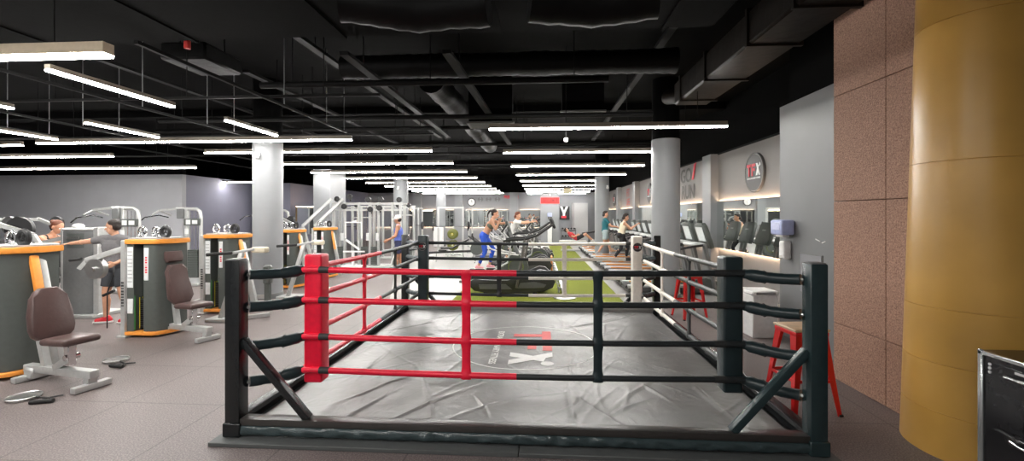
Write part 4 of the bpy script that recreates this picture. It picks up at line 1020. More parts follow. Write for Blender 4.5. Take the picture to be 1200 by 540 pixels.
CG = 'curved treadmills on the turf'
cp = curved_treadmill('nearest black curved treadmill on the turf behind the ring', -.62, 10.15, CG)
dup(cp, (-.60, 13.25, .012), 0, 'second black curved treadmill, behind the woman in blue leggings', CG)
dup(cp, (-.50, 15.30, .012), 0, 'farthest black curved treadmill, its rails rising at centre', CG)
dup(cp, (-.45, 16.45, .0), 0, 'fourth black curved treadmill, mostly hidden behind the others', CG)
b = MB(); b.box((.34, 13.25, .36), (.05, .5, .42), bev=.01); o = tag(b.build('orange_board', orange), 'orange upright board edge right of the second curved treadmill', 'board')

def elliptical(label, x, y, group):
    t = thing('elliptical_trainer', label, 'elliptical trainer', (x, y, 0), 0, group)     # user faces +x, wheel in front
    b = MB(); b.bar((-.95, 0, .06), (.95, 0, .06), .12, .08, bev=.02); b.bar((-.9, -.32, .035), (-.9, .32, .035), .08, .06); b.bar((.9, -.30, .035), (.9, .30, .035), .08, .06); b.build('base', midgrey, t)
    b = MB(); b.cyl((.55, -.12, .42), (.55, .12, .42), .33, seg=28); b.box((.62, 0, .35), (.5, .22, .5), bev=.08, seg=3); b.build('wheel_cover', darkgrey, t)
    b = MB(); b.ring((.55, -.125, .42), .20, .018, 'Y', 24); b.build('wheel_trim', mat('lime', (.11, .14, .03), .5), t)
    b = MB(); b.bar((.62, 0, .7), (.36, 0, 1.42), .09, .11, up=(0, 1, 0), bev=.02); b.build('mast', midgrey, t)
    b = MB(); b.box((.34, 0, 1.50), (.07, .42, .30), rot=(0, -.3, 0), bev=.02); c = b.build('console', darkgrey, t)
    b = MB(); b.box((.300, 0, 1.51), (.01, .32, .20), rot=(0, -.3, 0)); b.build('screen', screenwhite, c, False)
    for sy in (-1, 1):
        ph = .14 * sy
        b = MB(); b.tube([(.58, sy * .24, .42 + ph), (.2, sy * .24, .34 + ph * .5), (-.3, sy * .22, .30), (-.85, sy * .2, .16)], .03, 8)
        b.build('pedal_arm', silver, t)
        b = MB(); b.box((-.28 + sy * .20, sy * .18, .335 - sy * .01), (.40, .17, .05), bev=.02); b.build('pedal', black, t)
        b = MB(); b.tube([(.10 + ph, sy * .30, .33), (.34, sy * .31, .55), (.40, sy * .31, .85), (.30 - ph, sy * .31, 1.12), (.05 - ph * 1.2, sy * .30, 1.36), (.12 - ph * 1.6, sy * .28, 1.52)], .022, 8); a_ = b.build('moving_handle', silver, t)
        b = MB(); b.cyl((.02 - ph * 1.2, sy * .30, 1.34), (.10 - ph * 1.6, sy * .28, 1.54), .03, seg=10); b.build('grip', rubber, a_)
        b = MB(); b.tube([(-.25, sy * .35, 1.08), (-.1, sy * .36, .92), (.2, sy * .34, .80), (.62, sy * .2, .74)], .020, 8); b.build('side_arc', white, t)
    return t
EG = 'elliptical trainers in the middle'
ep = elliptical('elliptical trainer used by the woman in blue leggings', -1.20, 11.9, EG)
dup(ep, (-.62, 14.25, .012), 0, 'elliptical trainer used by the person in white', EG)
dup(ep, (-1.9, 18.6, .0), 0, 'unused elliptical trainer beyond the two in use', EG)
dup(ep, (-.9, 19.6, .0), 0, 'unused elliptical trainer farthest back before the far wall', EG)
# floor rail with pegs on the turf
t = thing('peg_rail', 'long silver floor rail with pegs and round base on the turf', 'rail', (.53, 9.55, .012))
b = MB(); b.bar((0, 0, .07), (-.02, 6.4, .07), .07, .05, bev=.01); b.build('rail_bar', white, t)
b = MB(); b.lathe([(.24, 0), (.24, .018), (.12, .05), (.06, .06)], (0, .0, 0), 28); b.build('round_base', steel, t)
for k in range(9):
    b = MB(); b.bar((-.02, .7 + k * .65, .08), (-.13, .7 + k * .65, .13), .03, .03); b.cyl((-.10, .7 + k * .65, .0), (-.10, .7 + k * .65, .13), .022, seg=8); b.build('peg', silver, t)

# ================================================================ far end of the gym
def rack(label, x, y, rz=0, group='silver lifting racks far back'):
    t = thing('lifting_rack', label, 'rack', (x, y, 0), rz, group)
    b = MB()
    for sx in (-.6, .6):
        for sy in (-.4, .4): b.box((sx, sy, 1.1), (.07, .07, 2.2))
        b.bar((sx, -.4, 2.17), (sx, .4, 2.17), .07, .07); b.bar((sx, -.5, .04), (sx, .6, .04), .07, .07)
    b.bar((-.6, .4, 2.17), (.6, .4, 2.17), .07, .07); b.bar((-.6, -.4, 2.17), (.6, -.4, 2.17), .05, .05); b.build('frame', silver, t, False)
    b = MB(); b.cyl((-1.0, -.46, 1.25), (1.0, -.46, 1.25), .015, seg=8); b.build('barbell', chrome, t)
    for sx in (-1, 1):
        b = MB(); b.cyl((sx * .80, -.46, 1.25), (sx * .86, -.46, 1.25), .21, seg=22); b.build('weight_plate', black, t)
    return t
rp_ = rack('silver lifting rack far back between blue vest man and first pier', -4.4, 21.5, .2)
for (x, y, rz, lb) in [(-7.2, 24.0, 0, 'silver lifting rack far back left of the round column'), (-3.3, 24.5, .4, 'silver lifting rack far back right of the round column'), (-9.6, 21.0, .1, 'silver lifting rack by the glimpsed mirror at left')]:
    dup(rp_, (x, y, 0), rz, lb)
def bench(label, x, y, rz, inc=.5, group='padded benches far back'):
    t = thing('weight_bench', label, 'bench', (x, y, 0), rz, group)
    b = MB(); b.box((-.25, 0, .45), (.5, .28, .07), bev=.025); b.build('seat', black, t)
    b = MB(); b.box((.32, 0, .47 + .32 * math.sin(inc)), (.78, .28, .07), rot=(0, -inc, 0), bev=.025); b.build('backrest', black, t)
    b = MB(); b.bar((-.5, 0, .05), (.6, 0, .05), .07, .06); b.bar((-.45, -.25, .03), (-.45, .25, .03), .06, .05); b.bar((.6, -.25, .03), (.6, .25, .03), .06, .05); b.box((-.2, 0, .23), (.06, .06, .4)); b.bar((.45, 0, .06), (.4, 0, .55 + .3 * math.sin(inc)), .05, .05, up=(0, 1, 0)); b.build('frame', silver, t)
    return t
bp_ = bench('inclined bench left of the woman in leggings, nearest', -3.6, 18.0, .3)
dup(bp_, (-2.8, 20.6, 0), 2.6, 'inclined bench beyond the woman in leggings')
dup(bp_, (-5.0, 17.4, 0), 1.2, 'inclined bench behind the logo pad at left')
t = thing('rowing_machine', 'low black rowing machine on pale floor left of the woman', 'rowing machine', (-3.35, 16.6, .004), .05)
b = MB(); b.bar((-1.1, 0, .36), (.9, 0, .44), .07, .08, bev=.01); b.build('slide_rail', black, t)
b = MB(); b.bar((-1.05, -.25, .02), (-1.05, .25, .02), .05, .04); b.bar((-1.05, 0, .03), (-1.0, 0, .36), .05, .05, up=(0, 1, 0)); b.bar((.9, -.25, .02), (.9, .25, .02), .05, .04); b.bar((.9, 0, .03), (.8, 0, .42), .06, .06, up=(0, 1, 0)); b.bar((-.6, 0, .02), (-.58, 0, .37), .04, .04, up=(0, 1, 0)); b.build('support_leg', steel, t)
b = MB(); b.box((-.35, 0, .46), (.3, .3, .05), bev=.02); b.build('seat', rubber, t)
b = MB(); b.cyl((.95, -.09, .52), (.95, .09, .52), .24, seg=24); b.build('flywheel_cover', darkgrey, t)
b = MB(); b.bar((.9, 0, .6), (.8, 0, 1.0), .05, .04, up=(0, 1, 0)); b.box((.78, 0, 1.03), (.04, .22, .15), bev=.01); b.build('monitor', black, t)
t = thing('plate_tree', 'stand with large olive green weight plates left of the woman', 'plate stand', (-3.9, 19.6, .004))
b = MB(); b.box((0, 0, .65), (.08, .08, 1.3)); b.bar((-.35, 0, .04), (.35, 0, .04), .08, .06); b.bar((0, -.3, .04), (0, .3, .04), .08, .06)
for z in (.45, .95): b.cyl((-.0, -.3, z), (0, .3, z), .025, seg=8)
b.build('stand', silver, t)
for i, (y_, z, r_) in enumerate(((-.14, .95, .22), (-.22, .95, .20), (.14, .95, .2), (-.14, .45, .22), (.14, .45, .22))):
    o = thing('weight_plate', 'olive and yellow weight plate on the plate stand, %s' % ['upper front inner', 'upper front outer', 'upper rear', 'lower front', 'lower rear'][i], 'weight plate', (-3.9, 19.6 + y_, .004 + z), 0, 'plates on the plate stand')
    b = MB(); b.ring((0, 0, 0), (r_ + .035) / 2 + .015, (r_ - .035) / 2, 'Y', 28, 8)
    for v in b.bm.verts: v.co.y *= .35
    b.build('plate_body', mat('olive_rubber', (.14, .15, .03), .5), o)
    b = MB(); b.ring((0, 0, 0), .045, .012, 'Y', 18, 6); b.build('plate_hub', yellow, o)
# dumbbell racks with dumbbells one by one
def dumbbell(label, loc, group):
    t = thing('dumbbell', label, 'dumbbell', loc, 0, group)
    b = MB(); b.cyl((0, -.06, 0), (0, .06, 0), .014, seg=8); b.build('handle', chrome, t)
    for s in (-1, 1):
        b = MB(); b.cyl((0, s * .06, 0), (0, s * .15, 0), .06, seg=6); b.build('head', black, t)
    return t
dp = None
def db_rack(label, x, y, n, place):
    global dp
    t = thing('dumbbell_rack', label, 'dumbbell rack', (x, y, .004), 0)
    L = n * .18
    b = MB()
    for sx in (-L / 2, L / 2):
        b.bar((sx, .25, .02), (sx, .15, 1.0), .06, .05, up=(0, 1, 0)); b.bar((sx, -.3, .03), (sx, .3, .03), .06, .06)
    b.build('rack_frame', midgrey, t, False)
    for z, yy in ((.40, -.05), (.85, .12)):
        b = MB(); b.box((0, yy, z), (L, .32, .03), rot=(.15, 0, 0)); b.build('shelf', black, t, False)
        for k in range(n):
            lb = 'black dumbbell, %s from left, %s shelf of the rack %s' % (ORD[k], 'upper' if z > .5 else 'lower', place)
            loc = (x - L / 2 + .09 + k * .18, y + yy, .004 + z + .115)
            if dp is None: dp = dumbbell(lb, loc, 'dumbbells on the %s shelf %s' % ('upper' if z > .5 else 'lower', place))
            else: dup(dp, loc, 0, lb, 'dumbbells on the %s shelf %s' % ('upper' if z > .5 else 'lower', place))
db_rack('two-shelf dumbbell rack below the far mirror behind the woman', -2.6, 29.6, 10, 'behind the woman')
db_rack('two-shelf black dumbbell rack right of the square column', 1.75, 27.5, 5, 'by the square column')
# sanitiser stand and white cabinets
t = thing('sanitiser_stand', 'white stand with lilac and white dispensers on the square column', 'dispenser', (.62, 28.8, 0))
b = MB(); b.box((0, 0, .6), (.28, .26, 1.2), bev=.02); b.build('stand_body', white, t)
b = MB(); b.box((0, .05, 1.82), (.30, .18, .24), bev=.03); b.build('towel_box', mat('lilac_plastic', (.42, .47, .72), .25), t)
b = MB(); b.box((0, .05, 1.48), (.14, .14, .28), bev=.02); b.box((0, .1, 1.35), (.04, .05, .7)); b.build('soap_box', white, t)
b = MB(); b.box((-5.75, 24.7, .55), (.5, .45, 1.10), bev=.02); tag(b.build('white_cabinet', white), 'small white cabinet at the foot of the farthest round column', 'cabinet')
# machine under the reclining person
t = thing('floor_bench', 'low padded bench under the person in red lying back', 'bench', (1.65, 22.3, .004), 0)
b = MB(); b.box((0, 0, .48), (1.35, .42, .10), bev=.03); b.build('pad', mat('pad_white', (.72, .72, .70), .5), t)
b = MB(); b.box((0, 0, .04), (1.2, .4, .08), bev=.01); b.box((-.4, 0, .25), (.08, .2, .4)); b.box((.4, 0, .25), (.08, .2, .4)); b.build('frame', silver, t)
# glute/leg machine beside it
t = thing('leg_machine', 'grey machine with black pads beside the far right round column', 'exercise machine', (3.2, 24.6, 0), 0)
b = MB(); b.bar((-.9, 0, .06), (.6, 0, .06), .1, .1); b.bar((-.3, 0, .1), (.2, 0, 1.3), .1, .1, up=(0, 1, 0)); b.bar((-.8, -.3, .05), (-.8, .3, .05), .08, .08); b.build('frame', silver, t)
b = MB(); b.box((-.5, 0, .85), (.8, .4, .10), rot=(0, -.15, 0), bev=.03); b.box((.1, 0, 1.2), (.12, .4, .5), rot=(0, .3, 0), bev=.03); b.build('pad', black, t)

# second rank of the cable machines
t = thing('cable_station', 'second silver cable frame behind the large multi-station machine', 'cable machine', (-6.5, 17.9, 0))
b = MB(); b.box((0, .1, .03), (2.8, .7, .06), bev=.01)
for x in (-1.3, -.9, -.4, 0, .4, .9, 1.3): b.box((x, 0, 1.1), (.08, .09, 2.15), bev=.01)
b.bar((-1.35, 0, 2.15), (1.35, 0, 2.15), .08, .08); b.bar((-1.35, 0, 1.7), (-.35, 0, 1.7), .05, .05); b.bar((.35, 0, 1.8), (1.35, 0, 1.8), .05, .05); b.build('frame', silver, t)
for x in (-1.1, -.2, .65, 1.1):
    b = MB()
    for k in range(14): b.box((x, .0, .10 + k * .045), (.2, .12, .040), bev=.004)
    b.build('weight_stack', darkgrey, t)
    b = MB(); b.cyl((x, -.08, 2.2), (x, -.02, 2.2), .09, seg=16); b.cyl((x, -.10, 2.2), (x, .03, 2.2), .02, seg=8); b.build('pulley', black, t)
    b = MB(); b.cyl((x, 0, .7), (x, 0, 2.1), .02, seg=6); b.build('guide_rod', chrome, t)
# ================================================================ people
def blob(name, prims, m, parent, vox=.009, smooth=4, flat=()):
    """continuous skin over tapered limbs: prims are (p0, r0, p1, r1) or ('e', centre, radii, rotation)"""
    b = MB()
    for p in prims:
        if p[0] == 'e': b.ell(p[1], p[2], 20, p[3] if len(p) > 3 else None)
        elif p[0] == 'f': b.cyl(p[1], p[3], p[2], p[4], 18)
        else:
            p0, r0, p1, r1 = p; b.ell(p0, r0, 14); b.ell(p1, r1, 14); b.cyl(p0, p1, r0, r1, 16, True)
    o = b.build(name + '_src', m, None)
    md = o.modifiers.new('r', 'REMESH'); md.mode = 'VOXEL'; md.voxel_size = vox; md.use_smooth_shade = True
    sm = o.modifiers.new('s', 'SMOOTH'); sm.factor = .5; sm.iterations = smooth
    dg = bpy.context.evaluated_depsgraph_get(); dg.update()
    me = bpy.data.meshes.new_from_object(o.evaluated_get(dg)); bpy.data.objects.remove(o)
    me.name = name
    for p in me.polygons: p.use_smooth = True
    q = bpy.data.objects.new(name, me); COL.objects.link(q); q.parent = parent
    return q
def V(*a): return Vector(a)
def person(label, loc, rz, J, look, skin_m, vox=.009, hair='short', hair_m=None, top=None, bottom=None, shoes=None, cap=None, fem=False, hands=None, sc=1.0):
    t = thing('person', label, 'person', loc, rz); t.scale = (sc, sc, sc)
    D = dict(pelvis=(0, 0, .95), waist=(0, 0, 1.08), chest=(0, .01, 1.28), neck=(0, 0, 1.46), head=(0, .03, 1.61),
             shL=(-.185, 0, 1.40), shR=(.185, 0, 1.40), elL=(-.23, -.02, 1.12), elR=(.23, -.02, 1.12), wrL=(-.24, .06, .88), wrR=(.24, .06, .88),
             hpL=(-.09, 0, .92), hpR=(.09, 0, .92), knL=(-.10, .03, .50), knR=(.10, .03, .50), anL=(-.10, -.02, .08), anR=(.10, -.02, .08))
    D.update(J); D = {k: Vector(v) for k, v in D.items()}
    k = .92 if fem else 1.0
    up = (D['head'] - D['neck']).normalized(); f = Vector(look).normalized(); f = (f - up * f.dot(up) * .6).normalized()
    hz = f.cross(V(0, 0, 1)).normalized() if abs(f.z) < .95 else V(1, 0, 0)
    hu = hz.cross(f).normalized(); HM = Matrix((hz, f, hu)).transposed().to_4x4()
    H = D['head']
    def h(x, y, z): return H + hz * x + f * y + hu * z
    P = []
    # trunk
    sh = (D['shR'] - D['shL']).normalized()
    P += [(D['pelvis'] - sh * .07, .115 * (1.05 if fem else 1), D['pelvis'] + sh * .07, .115 * (1.05 if fem else 1))]
    P += [(D['pelvis'] - sh * .05, .11, D['waist'] - sh * .05, .095 * k), (D['pelvis'] + sh * .05, .11, D['waist'] + sh * .05, .095 * k)]
    P += [(D['waist'] - sh * .05, .095 * k, D['chest'] - sh * .075, .115 * k), (D['waist'] + sh * .05, .095 * k, D['chest'] + sh * .075, .115 * k)]
    P += [(D['chest'] - sh * .075, .115 * k, D['chest'] + sh * .075, .115 * k)]
    nb = D['neck'] + (D['chest'] - D['neck']) * .22
    for s_, q in ((-1, 'shL'), (1, 'shR')):
        P += [(nb, .065 * k, D[q], .058 * k), (D['chest'] + sh * s_ * .07, .10 * k, D[q], .060 * k)]
    P += [(nb, .062 * k, D['neck'] + (H - D['neck']) * .35, .052 * k)]
    # head: skull, face, jaw, nose, ears, lips, brow
    P += [('e', h(0, -.012, .035), (.077, .098, .092), HM), ('e', h(0, .022, -.035), (.060, .070, .080), HM), ('e', h(0, .048, -.082), (.036, .034, .030), HM)]
    P += [(h(0, .090, .015), .009, h(0, .112, -.025), .014), (h(-.018, .086, -.055), .008, h(.018, .086, -.055), .008), (h(-.03, .078, .03), .012, h(.03, .078, .03), .012)]
    for s_ in (-1, 1): P += [('e', h(s_ * .078, -.008, -.005), (.012, .020, .032), HM)]
    # limbs
    for q in ('L', 'R'):
        P += [(D['sh' + q], .056 * k, D['el' + q], .041 * k), (D['el' + q], .041 * k, D['wr' + q], .027 * k)]
        m_ = D['el' + q].lerp(D['wr' + q], .3); P += [('e', m_, (.043 * k,) * 3)]
        P += [(D['hp' + q], .095, D['kn' + q], .056), (D['hp' + q].lerp(D['kn' + q], .3), .088, D['kn' + q], .056), (D['kn' + q], .054, D['an' + q], .036)]
        P += [(D['kn' + q].lerp(D['an' + q], .25) + V(0, -.012, 0), .056, D['an' + q], .034)]
    # feet
    feet = {}
    for q in ('L', 'R'):
        A = D['an' + q]; shin = (A - D['kn' + q]).normalized()
        fd = V(0, 1, 0) if 'fd' + q not in D else D['fd' + q].normalized()
        feet[q] = (A, fd)
        P += [(A + V(0, 0, -.035) - fd * .04, .034, A + V(0, 0, -.045) + fd * .13, .026)]
    # hands: palm, four fingers of unequal length with bends, side thumb
    hands = hands or {}
    for q in ('L', 'R'):
        W = D['wr' + q]; d = (W - D['el' + q]).normalized(); curl, pn, ov = hands.get(q, (.5, None, None))
        if ov is not None: d = Vector(ov).normalized()
        n = Vector(pn) if pn is not None else (V(1, 0, 0) if q == 'L' else V(-1, 0, 0))
        n = (n - d * n.dot(d)).normalized(); s = n.cross(d)      # s across the palm, thumb towards +ts
        ts = 1 if q == 'L' else -1
        if s.dot(V(0, 0, 1)) * ts < 0 and abs(s.z) > .2: ts = -ts
        th = s * ts
        for u in (-.026, -.009, .009, .026): P.append((W + d * .01 + s * u * .7, .015, W + d * .085 + s * u, .013))
        for i, (u, L) in enumerate(((.030, .070), (.010, .080), (-.010, .074), (-.030, .058))):
            p = W + d * .088 + th * u; a = 0; dd = d
            for sg, fr in enumerate((.42, .32, .26)):
                a += curl * (.8 + .25 * sg); dd = (d * math.cos(a) + n * math.sin(a)); e = p + dd * L * fr
                P.append((p, .0098 - .001 * sg, e, .0090 - .001 * sg)); p = e
        p = W + d * .03 + th * .028; e = p + (th * .75 + d * .6 + n * .25).normalized() * .035
        P.append((p, .013, e, .0115)); e2 = e + (d * .85 + n * .35 * (1 + curl) + th * .1).normalized() * .032; P.append((e, .0115, e2, .009))
    blob('body', P, skin_m, t, vox)
    # eyes
    for s_ in (-1, 1):
        b = MB(); b.ell(h(s_ * .030, .079, .010), .0125, 10); e_ = b.build('eye', white, t)
        b = MB(); b.ell(h(s_ * .030, .0885, .010), .0062, 8); b.build('pupil', black, e_)
    b = MB(); b.tube([h(-.020, .0925, -.055), h(0, .0955, -.054), h(.020, .0925, -.055)], .005, 6); b.build('lips', mat('lips', (.50, .16, .13), .5), t)
    # hair
    hm = hair_m or hairm
    Q = [('e', h(0, -.028, .058), (.083, .094, .078), HM), ('e', h(0, -.052, .012), (.080, .062, .080), HM)]
    if hair == 'pony':
        Q += [(h(0, -.11, .06), .03, h(0, -.16, .045), .028), (h(0, -.16, .045), .028, h(0, -.185, -.05), .022), (h(0, -.185, -.05), .022, h(0, -.175, -.14), .010)]
    if hair == 'bun': Q += [('e', h(0, -.12, .05), (.045, .045, .045))]
    if hair == 'messy': Q += [('e', h(.02, .03, .115), (.05, .05, .03), HM), ('e', h(-.03, -.02, .12), (.055, .05, .03), HM), ('e', h(0, -.08, -.03), (.07, .05, .06), HM)]
    if not cap: blob('hair', Q, hm, t, vox * .9, 2)
    else:
        blob('hair', [('e', h(0, -.04, .0), (.081, .075, .07), HM)], hm, t, vox, 2)
        b = MB(HM_at(H, HM)); b.ell((0, -.015, .055), (.090, .105, .085), 20)
        for v in list(b.bm.verts):
            pass
        c_ = b.build('cap', cap, t)
        b = MB(HM_at(H, HM)); b.prism([(-.075, .06), (-.06, .135), (-.02, .165), (.02, .165), (.06, .135), (.075, .06)], .012, Matrix.Translation((0, 0, .052)) @ Matrix.Rotation(-.15, 4, 'X'), bev=.004); b.build('cap_brim', cap, c_)
    # clothes
    g = .012
    if top:
        kind, m_ = top; Q = []
        if kind in ('shirt', 'vest'):
            Q += [('f', D['pelvis'] - sh * .06 + V(0, 0, -.02), .128, D['waist'] - sh * .05, .118 * k), ('f', D['pelvis'] + sh * .06 + V(0, 0, -.02), .128, D['waist'] + sh * .05, .118 * k), ('f', D['pelvis'] + V(0, 0, -.02), .13, D['waist'], .12 * k)]
            Q += [(D['waist'] - sh * .05, .112 * k, D['chest'] - sh * .075, .128 * k), (D['waist'] + sh * .05, .112 * k, D['chest'] + sh * .075, .128 * k), (D['chest'] - sh * .075, .128 * k, D['chest'] + sh * .075, .128 * k)]
            for s_, q in ((-1, 'L'), (1, 'R')):
                S = D['sh' + q]; E = D['el' + q]
                if kind == 'shirt':
                    Q += [(nb, .073 * k, S, .070 * k), (D['chest'] + sh * s_ * .07, .112 * k, S, .072 * k), ('f', S, .072 * k, S.lerp(E, .62), .060 * k)]
                else:
                    Q += [(nb.lerp(S, .35), .060 * k, nb.lerp(S, .6), .062 * k), (D['chest'] + sh * s_ * .06, .115 * k, nb.lerp(S, .6), .064 * k)]
        if kind == 'bra':
            c0 = D['chest']; Q += [(c0 - sh * .078 + V(0, .0, -.02), .121 * k, c0 + sh * .078 + V(0, 0, -.02), .121 * k), ('e', c0 - sh * .055 + V(0, .075, -.01), (.06, .06, .06)), ('e', c0 + sh * .055 + V(0, .075, -.01), (.06, .06, .06))]
        o = blob('shirt' if kind == 'shirt' else 'vest' if kind == 'vest' else 'sports_top', Q, m_, t, vox * 1.1, 3)
    if bottom:
        kind, m_ = bottom; Q = [(D['pelvis'] - sh * .07, .126, D['pelvis'] + sh * .07, .126)]
        wl = D['pelvis'].lerp(D['waist'], .55); Q += [('f', D['pelvis'] - sh * .05, .122, wl - sh * .05, .112), ('f', D['pelvis'] + sh * .05, .122, wl + sh * .05, .112)]
        for q in ('L', 'R'):
            Hp, K, A = D['hp' + q], D['kn' + q], D['an' + q]
            if kind == 'shorts': Q += [(Hp, .108, Hp.lerp(K, .3), .102), ('f', Hp, .106, Hp.lerp(K, .72), .090)]
            elif kind == 'shortshorts': Q += [('f', Hp, .106, Hp.lerp(K, .45), .096)]
            else: Q += [(Hp, .101, K, .062), (Hp.lerp(K, .3), .094, K, .062), ('f', K, .061, A.lerp(K, .25), .042), ('f', K.lerp(A, .25) + V(0, -.012, 0), .060, A.lerp(K, .2), .042)]
        blob('shorts' if 'short' in kind else 'leggings', Q, m_, t, vox * 1.1, 3)
    if shoes:
        for q in ('L', 'R'):
            A, fd = feet[q]; sd = fd.cross(V(0, 0, 1))
            s_ = blob('shoe', [(A + V(0, 0, -.03) - fd * .04, .046, A + V(0, 0, -.04) + fd * .12, .038), (A + V(0, 0, .0) - fd * .02, .046, A + V(0, 0, -.03) + fd * .05, .042)], shoes[0], t, .009, 2)
            M = frame(A + V(0, 0, -.080), fd, V(0, 0, 1).cross(fd))
            b = MB(M); b.prism([(-.09, -.03), (-.06, -.042), (.05, -.04), (.13, -.045), (.17, -.02), (.17, .02), (.13, .045), (.05, .04), (-.06, .042), (-.09, .03)], .028, bev=.006); b.build('sole', shoes[1], s_)
    return t
def HM_at(H, HM): m = HM.copy(); m.translation = H; return m

wh = mat('shoe_white', (.7, .68, .66), .5); 
# man in grey T-shirt: chest towards the camera, head in profile, right arm stretched to the left
person('man in grey T-shirt and dark shorts pointing left between the machines', (-7.06, 6.92, 0), R(176), dict(
    shL=(-.19, .02, 1.40), shR=(.19, .03, 1.40), elR=(.45, .10, 1.36), wrR=(.70, .14, 1.33), elL=(-.31, -.05, 1.14), wrL=(-.20, .17, 1.02),
    hpL=(-.09, 0, .92), hpR=(.09, 0, .92), knL=(-.17, .04, .50), anL=(-.24, -.02, .09), knR=(.13, .05, .50), anR=(.16, .02, .09), head=(.015, .035, 1.60),
    fdL=(.9, .5, 0), fdR=(.9, .5, 0)),
    (1, .42, -.05), skin_m=skin, vox=.008, hair='short', top=('shirt', mat('grey_tshirt', (.16, .155, .16), .8, bump=.3, bscale=20)), bottom=('shorts', mat('dark_shorts', (.045, .048, .055), .8, bump=.3, bscale=25)),
    shoes=(mat('red_shoe', (.60, .02, .03), .5), wh), hands={'R': (.12, (0, 0, -1), None), 'L': (.9, (1, 0, 0), None)}, sc=1.0)
t = thing('cable_attachment', 'grey cable grip hanging by the hand of the man in grey T-shirt', 'cable grip', (-6.86, 6.68, 0))
b = MB(); b.tube([(.02, 0, .98), (.05, -.05, .82), (.0, -.06, .68), (-.02, -.08, .55)], .010, 8); b.build('cable', black, t)
b = MB(); b.cyl((-.08, -.09, .52), (.10, -.08, .60), .022, seg=12); b.build('grip', rubber, t)
b = MB(); b.bar((-.02, -.08, .55), (-.02, -.08, .0), .012, .012); b.build('floor_cord', black, t)
# person leaning in machine at far left
person('person with auburn hair in black clothes leaning forward at far left', (-9.42, 7.75, .0), R(-75), dict(
    chest=(0, .10, 1.27), waist=(0, .02, 1.08), neck=(0, .19, 1.43), head=(0, .27, 1.57), shL=(-.18, .13, 1.37), shR=(.18, .13, 1.37),
    elL=(-.24, .36, 1.30), wrL=(-.22, .58, 1.36), elR=(.26, .34, 1.26), wrR=(.22, .56, 1.32)),
    (.2, 1, -.5), skin_m=skin, vox=.009, hair='bun', hair_m=hairb, top=('vest', mat('black_cloth', (.02, .02, .022), .8)), bottom=('leggings', mat('black_cloth', (.02, .02, .022), .8)), shoes=(wh, wh), fem=True)
# man in blue vest and white cap
person('man in blue sleeveless vest and white cap at the cable machine', (-4.30, 13.2, 0), R(105), dict(
    shL=(-.20, .02, 1.41), shR=(.20, 0, 1.41), elL=(-.27, .08, 1.14), wrL=(-.22, .30, 1.02), elR=(.26, .06, 1.14), wrR=(.2, .30, 1.02), knL=(-.11, .08, .50), anL=(-.12, .06, .09), knR=(.11, -.02, .50), anR=(.12, -.10, .09)),
    (.2, 1, -.12), skin_m=skin2, hair='short', cap=mat('white_cap', (.82, .82, .80), .6), top=('vest', mat('blue_vest', (.13, .19, .62), .8)), bottom=('shorts', mat('navy_shorts', (.025, .03, .08), .8)), shoes=(black, wh), sc=1.03)
# woman in blue leggings on the elliptical
person('woman in blue leggings with ponytail on the elliptical trainer', (-1.42, 11.9, .27), R(-90), dict(
    pelvis=(0, -.10, .97), waist=(0, -.02, 1.10), chest=(0, .08, 1.27), neck=(0, .14, 1.43), head=(0, .20, 1.56), shL=(-.165, .12, 1.37), shR=(.165, .12, 1.37),
    elL=(-.20, .36, 1.30), wrL=(-.28, .56, 1.33), elR=(.22, .24, 1.16), wrR=(.27, .34, 1.36), hpL=(-.09, -.10, .93), hpR=(.09, -.10, .93), knL=(-.14, .14, .60), anL=(-.18, .02, .15), knR=(.13, -.06, .54), anR=(.18, -.24, .16)),
    (0, 1, -.02), skin_m=skin, hair='pony', top=('bra', mat('olive_grey_top', (.15, .155, .12), .8)), bottom=('leggings', mat('royal_blue_cloth', (.028, .10, .60), .65)), shoes=(mat('pink_shoe', (.75, .33, .35), .5), wh), fem=True, hands={'L': (.9, (0, 0, -1), None), 'R': (1.1, (1, 0, 0), None)}, sc=1.0)
person('person in white top with arms stretched forward beyond the woman', (-.85, 14.25, .27), R(-90), dict(
    pelvis=(0, -.12, .92), waist=(0, -.05, 1.05), chest=(0, .03, 1.22), neck=(0, .08, 1.37), head=(0, .13, 1.50), shL=(-.165, .06, 1.31), shR=(.165, .06, 1.31),
    elL=(-.20, .34, 1.30), wrL=(-.20, .60, 1.36), elR=(.20, .36, 1.27), wrR=(.20, .64, 1.32), hpL=(-.09, -.12, .88), hpR=(.09, -.12, .88), knL=(-.13, .12, .56), anL=(-.18, .02, .15), knR=(.13, -.08, .52), anR=(.18, -.24, .16)),
    (.2, 1, -.02), skin_m=skin, vox=.011, hair='messy', hair_m=hairb, top=('shirt', mat('white_tee', (.78, .77, .75), .8)), bottom=('leggings', mat('black_cloth', (.02, .02, .022), .8)), shoes=(wh, wh), fem=True, hands={'L': (.9, (0, 0, -1), None), 'R': (.9, (0, 0, -1), None)})
def walker(y): return None
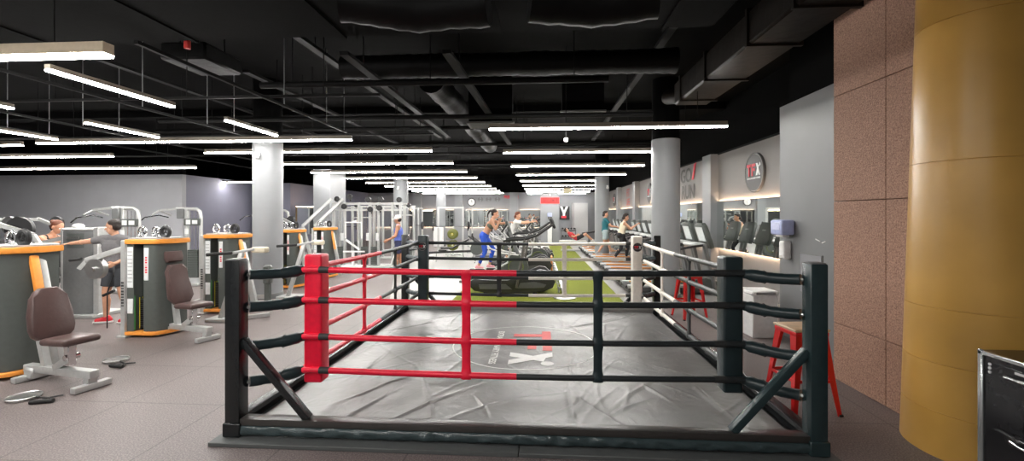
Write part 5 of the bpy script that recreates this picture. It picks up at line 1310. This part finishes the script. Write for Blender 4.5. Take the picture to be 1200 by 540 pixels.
person('person in teal T-shirt and pale shorts walking on a treadmill', (2.62, 18.06, .185), R(-90), dict(
    elL=(-.22, .20, 1.16), wrL=(-.24, .45, 1.12), elR=(.22, .20, 1.16), wrR=(.24, .45, 1.12), knL=(-.10, .14, .52), anL=(-.10, .26, .10), knR=(.10, -.03, .50), anR=(.10, -.28, .11), head=(0, .02, 1.61)),
    (0, 1, .05), skin_m=skin, vox=.011, hair='messy', top=('shirt', mat('teal_tshirt', (.018, .14, .17), .8)), bottom=('shorts', mat('pale_blue_shorts', (.42, .52, .54), .8)), shoes=(mat('grey_shoe', (.35, .33, .33), .5), wh), hands={'L': (1.0, (0, 0, -1), None), 'R': (1.0, (0, 0, -1), None)}, sc=1.02)
person('person in cream top and black trousers raising a hand to the treadmill console', (2.78, 15.25, .185), R(-90), dict(
    pelvis=(0, -.05, .93), waist=(0, 0, 1.06), chest=(0, .05, 1.24), neck=(0, .09, 1.40), head=(0, .13, 1.53), shL=(-.165, .07, 1.34), shR=(.165, .07, 1.34),
    elL=(-.22, .30, 1.14), wrL=(-.20, .52, 1.28), elR=(.22, .26, 1.15), wrR=(.18, .46, 1.30), knL=(-.10, .22, .54), anL=(-.10, .16, .11), knR=(.10, -.04, .50), anR=(.10, -.30, .13)),
    (0, 1, 0), skin_m=skin, vox=.011, hair='messy', top=('vest', mat('cream_top', (.72, .62, .46), .8)), bottom=('leggings', mat('black_cloth', (.02, .02, .022), .8)), shoes=(wh, wh), fem=True, hands={'L': (.7, (0, 0, -1), None), 'R': (.7, (0, 0, -1), None)})
# person in red lying back on the low bench, head to the left, knees up
person('person in red top and black shorts lying back on the low bench', (1.65, 22.3, 0), R(-90), dict(
    pelvis=(0, .22, .66), waist=(0, .08, .70), chest=(0, -.10, .82), neck=(0, -.24, .93), head=(0, -.33, 1.03), shL=(-.18, -.20, .90), shR=(.18, -.20, .90),
    elL=(-.24, -.02, .72), wrL=(-.2, .2, .80), elR=(.24, -.02, .72), wrR=(.2, .2, .80), hpL=(-.09, .24, .66), hpR=(.09, .24, .66), knL=(-.12, .64, .86), knR=(.12, .62, .84), anL=(-.12, .98, .56), anR=(.12, .94, .54)),
    (0, 1, .4), skin_m=skin, vox=.012, hair='short', top=('shirt', mat('red_tee', (.62, .05, .06), .8)), bottom=('shorts', mat('black_cloth', (.02, .02, .022), .8)), shoes=(wh, wh))
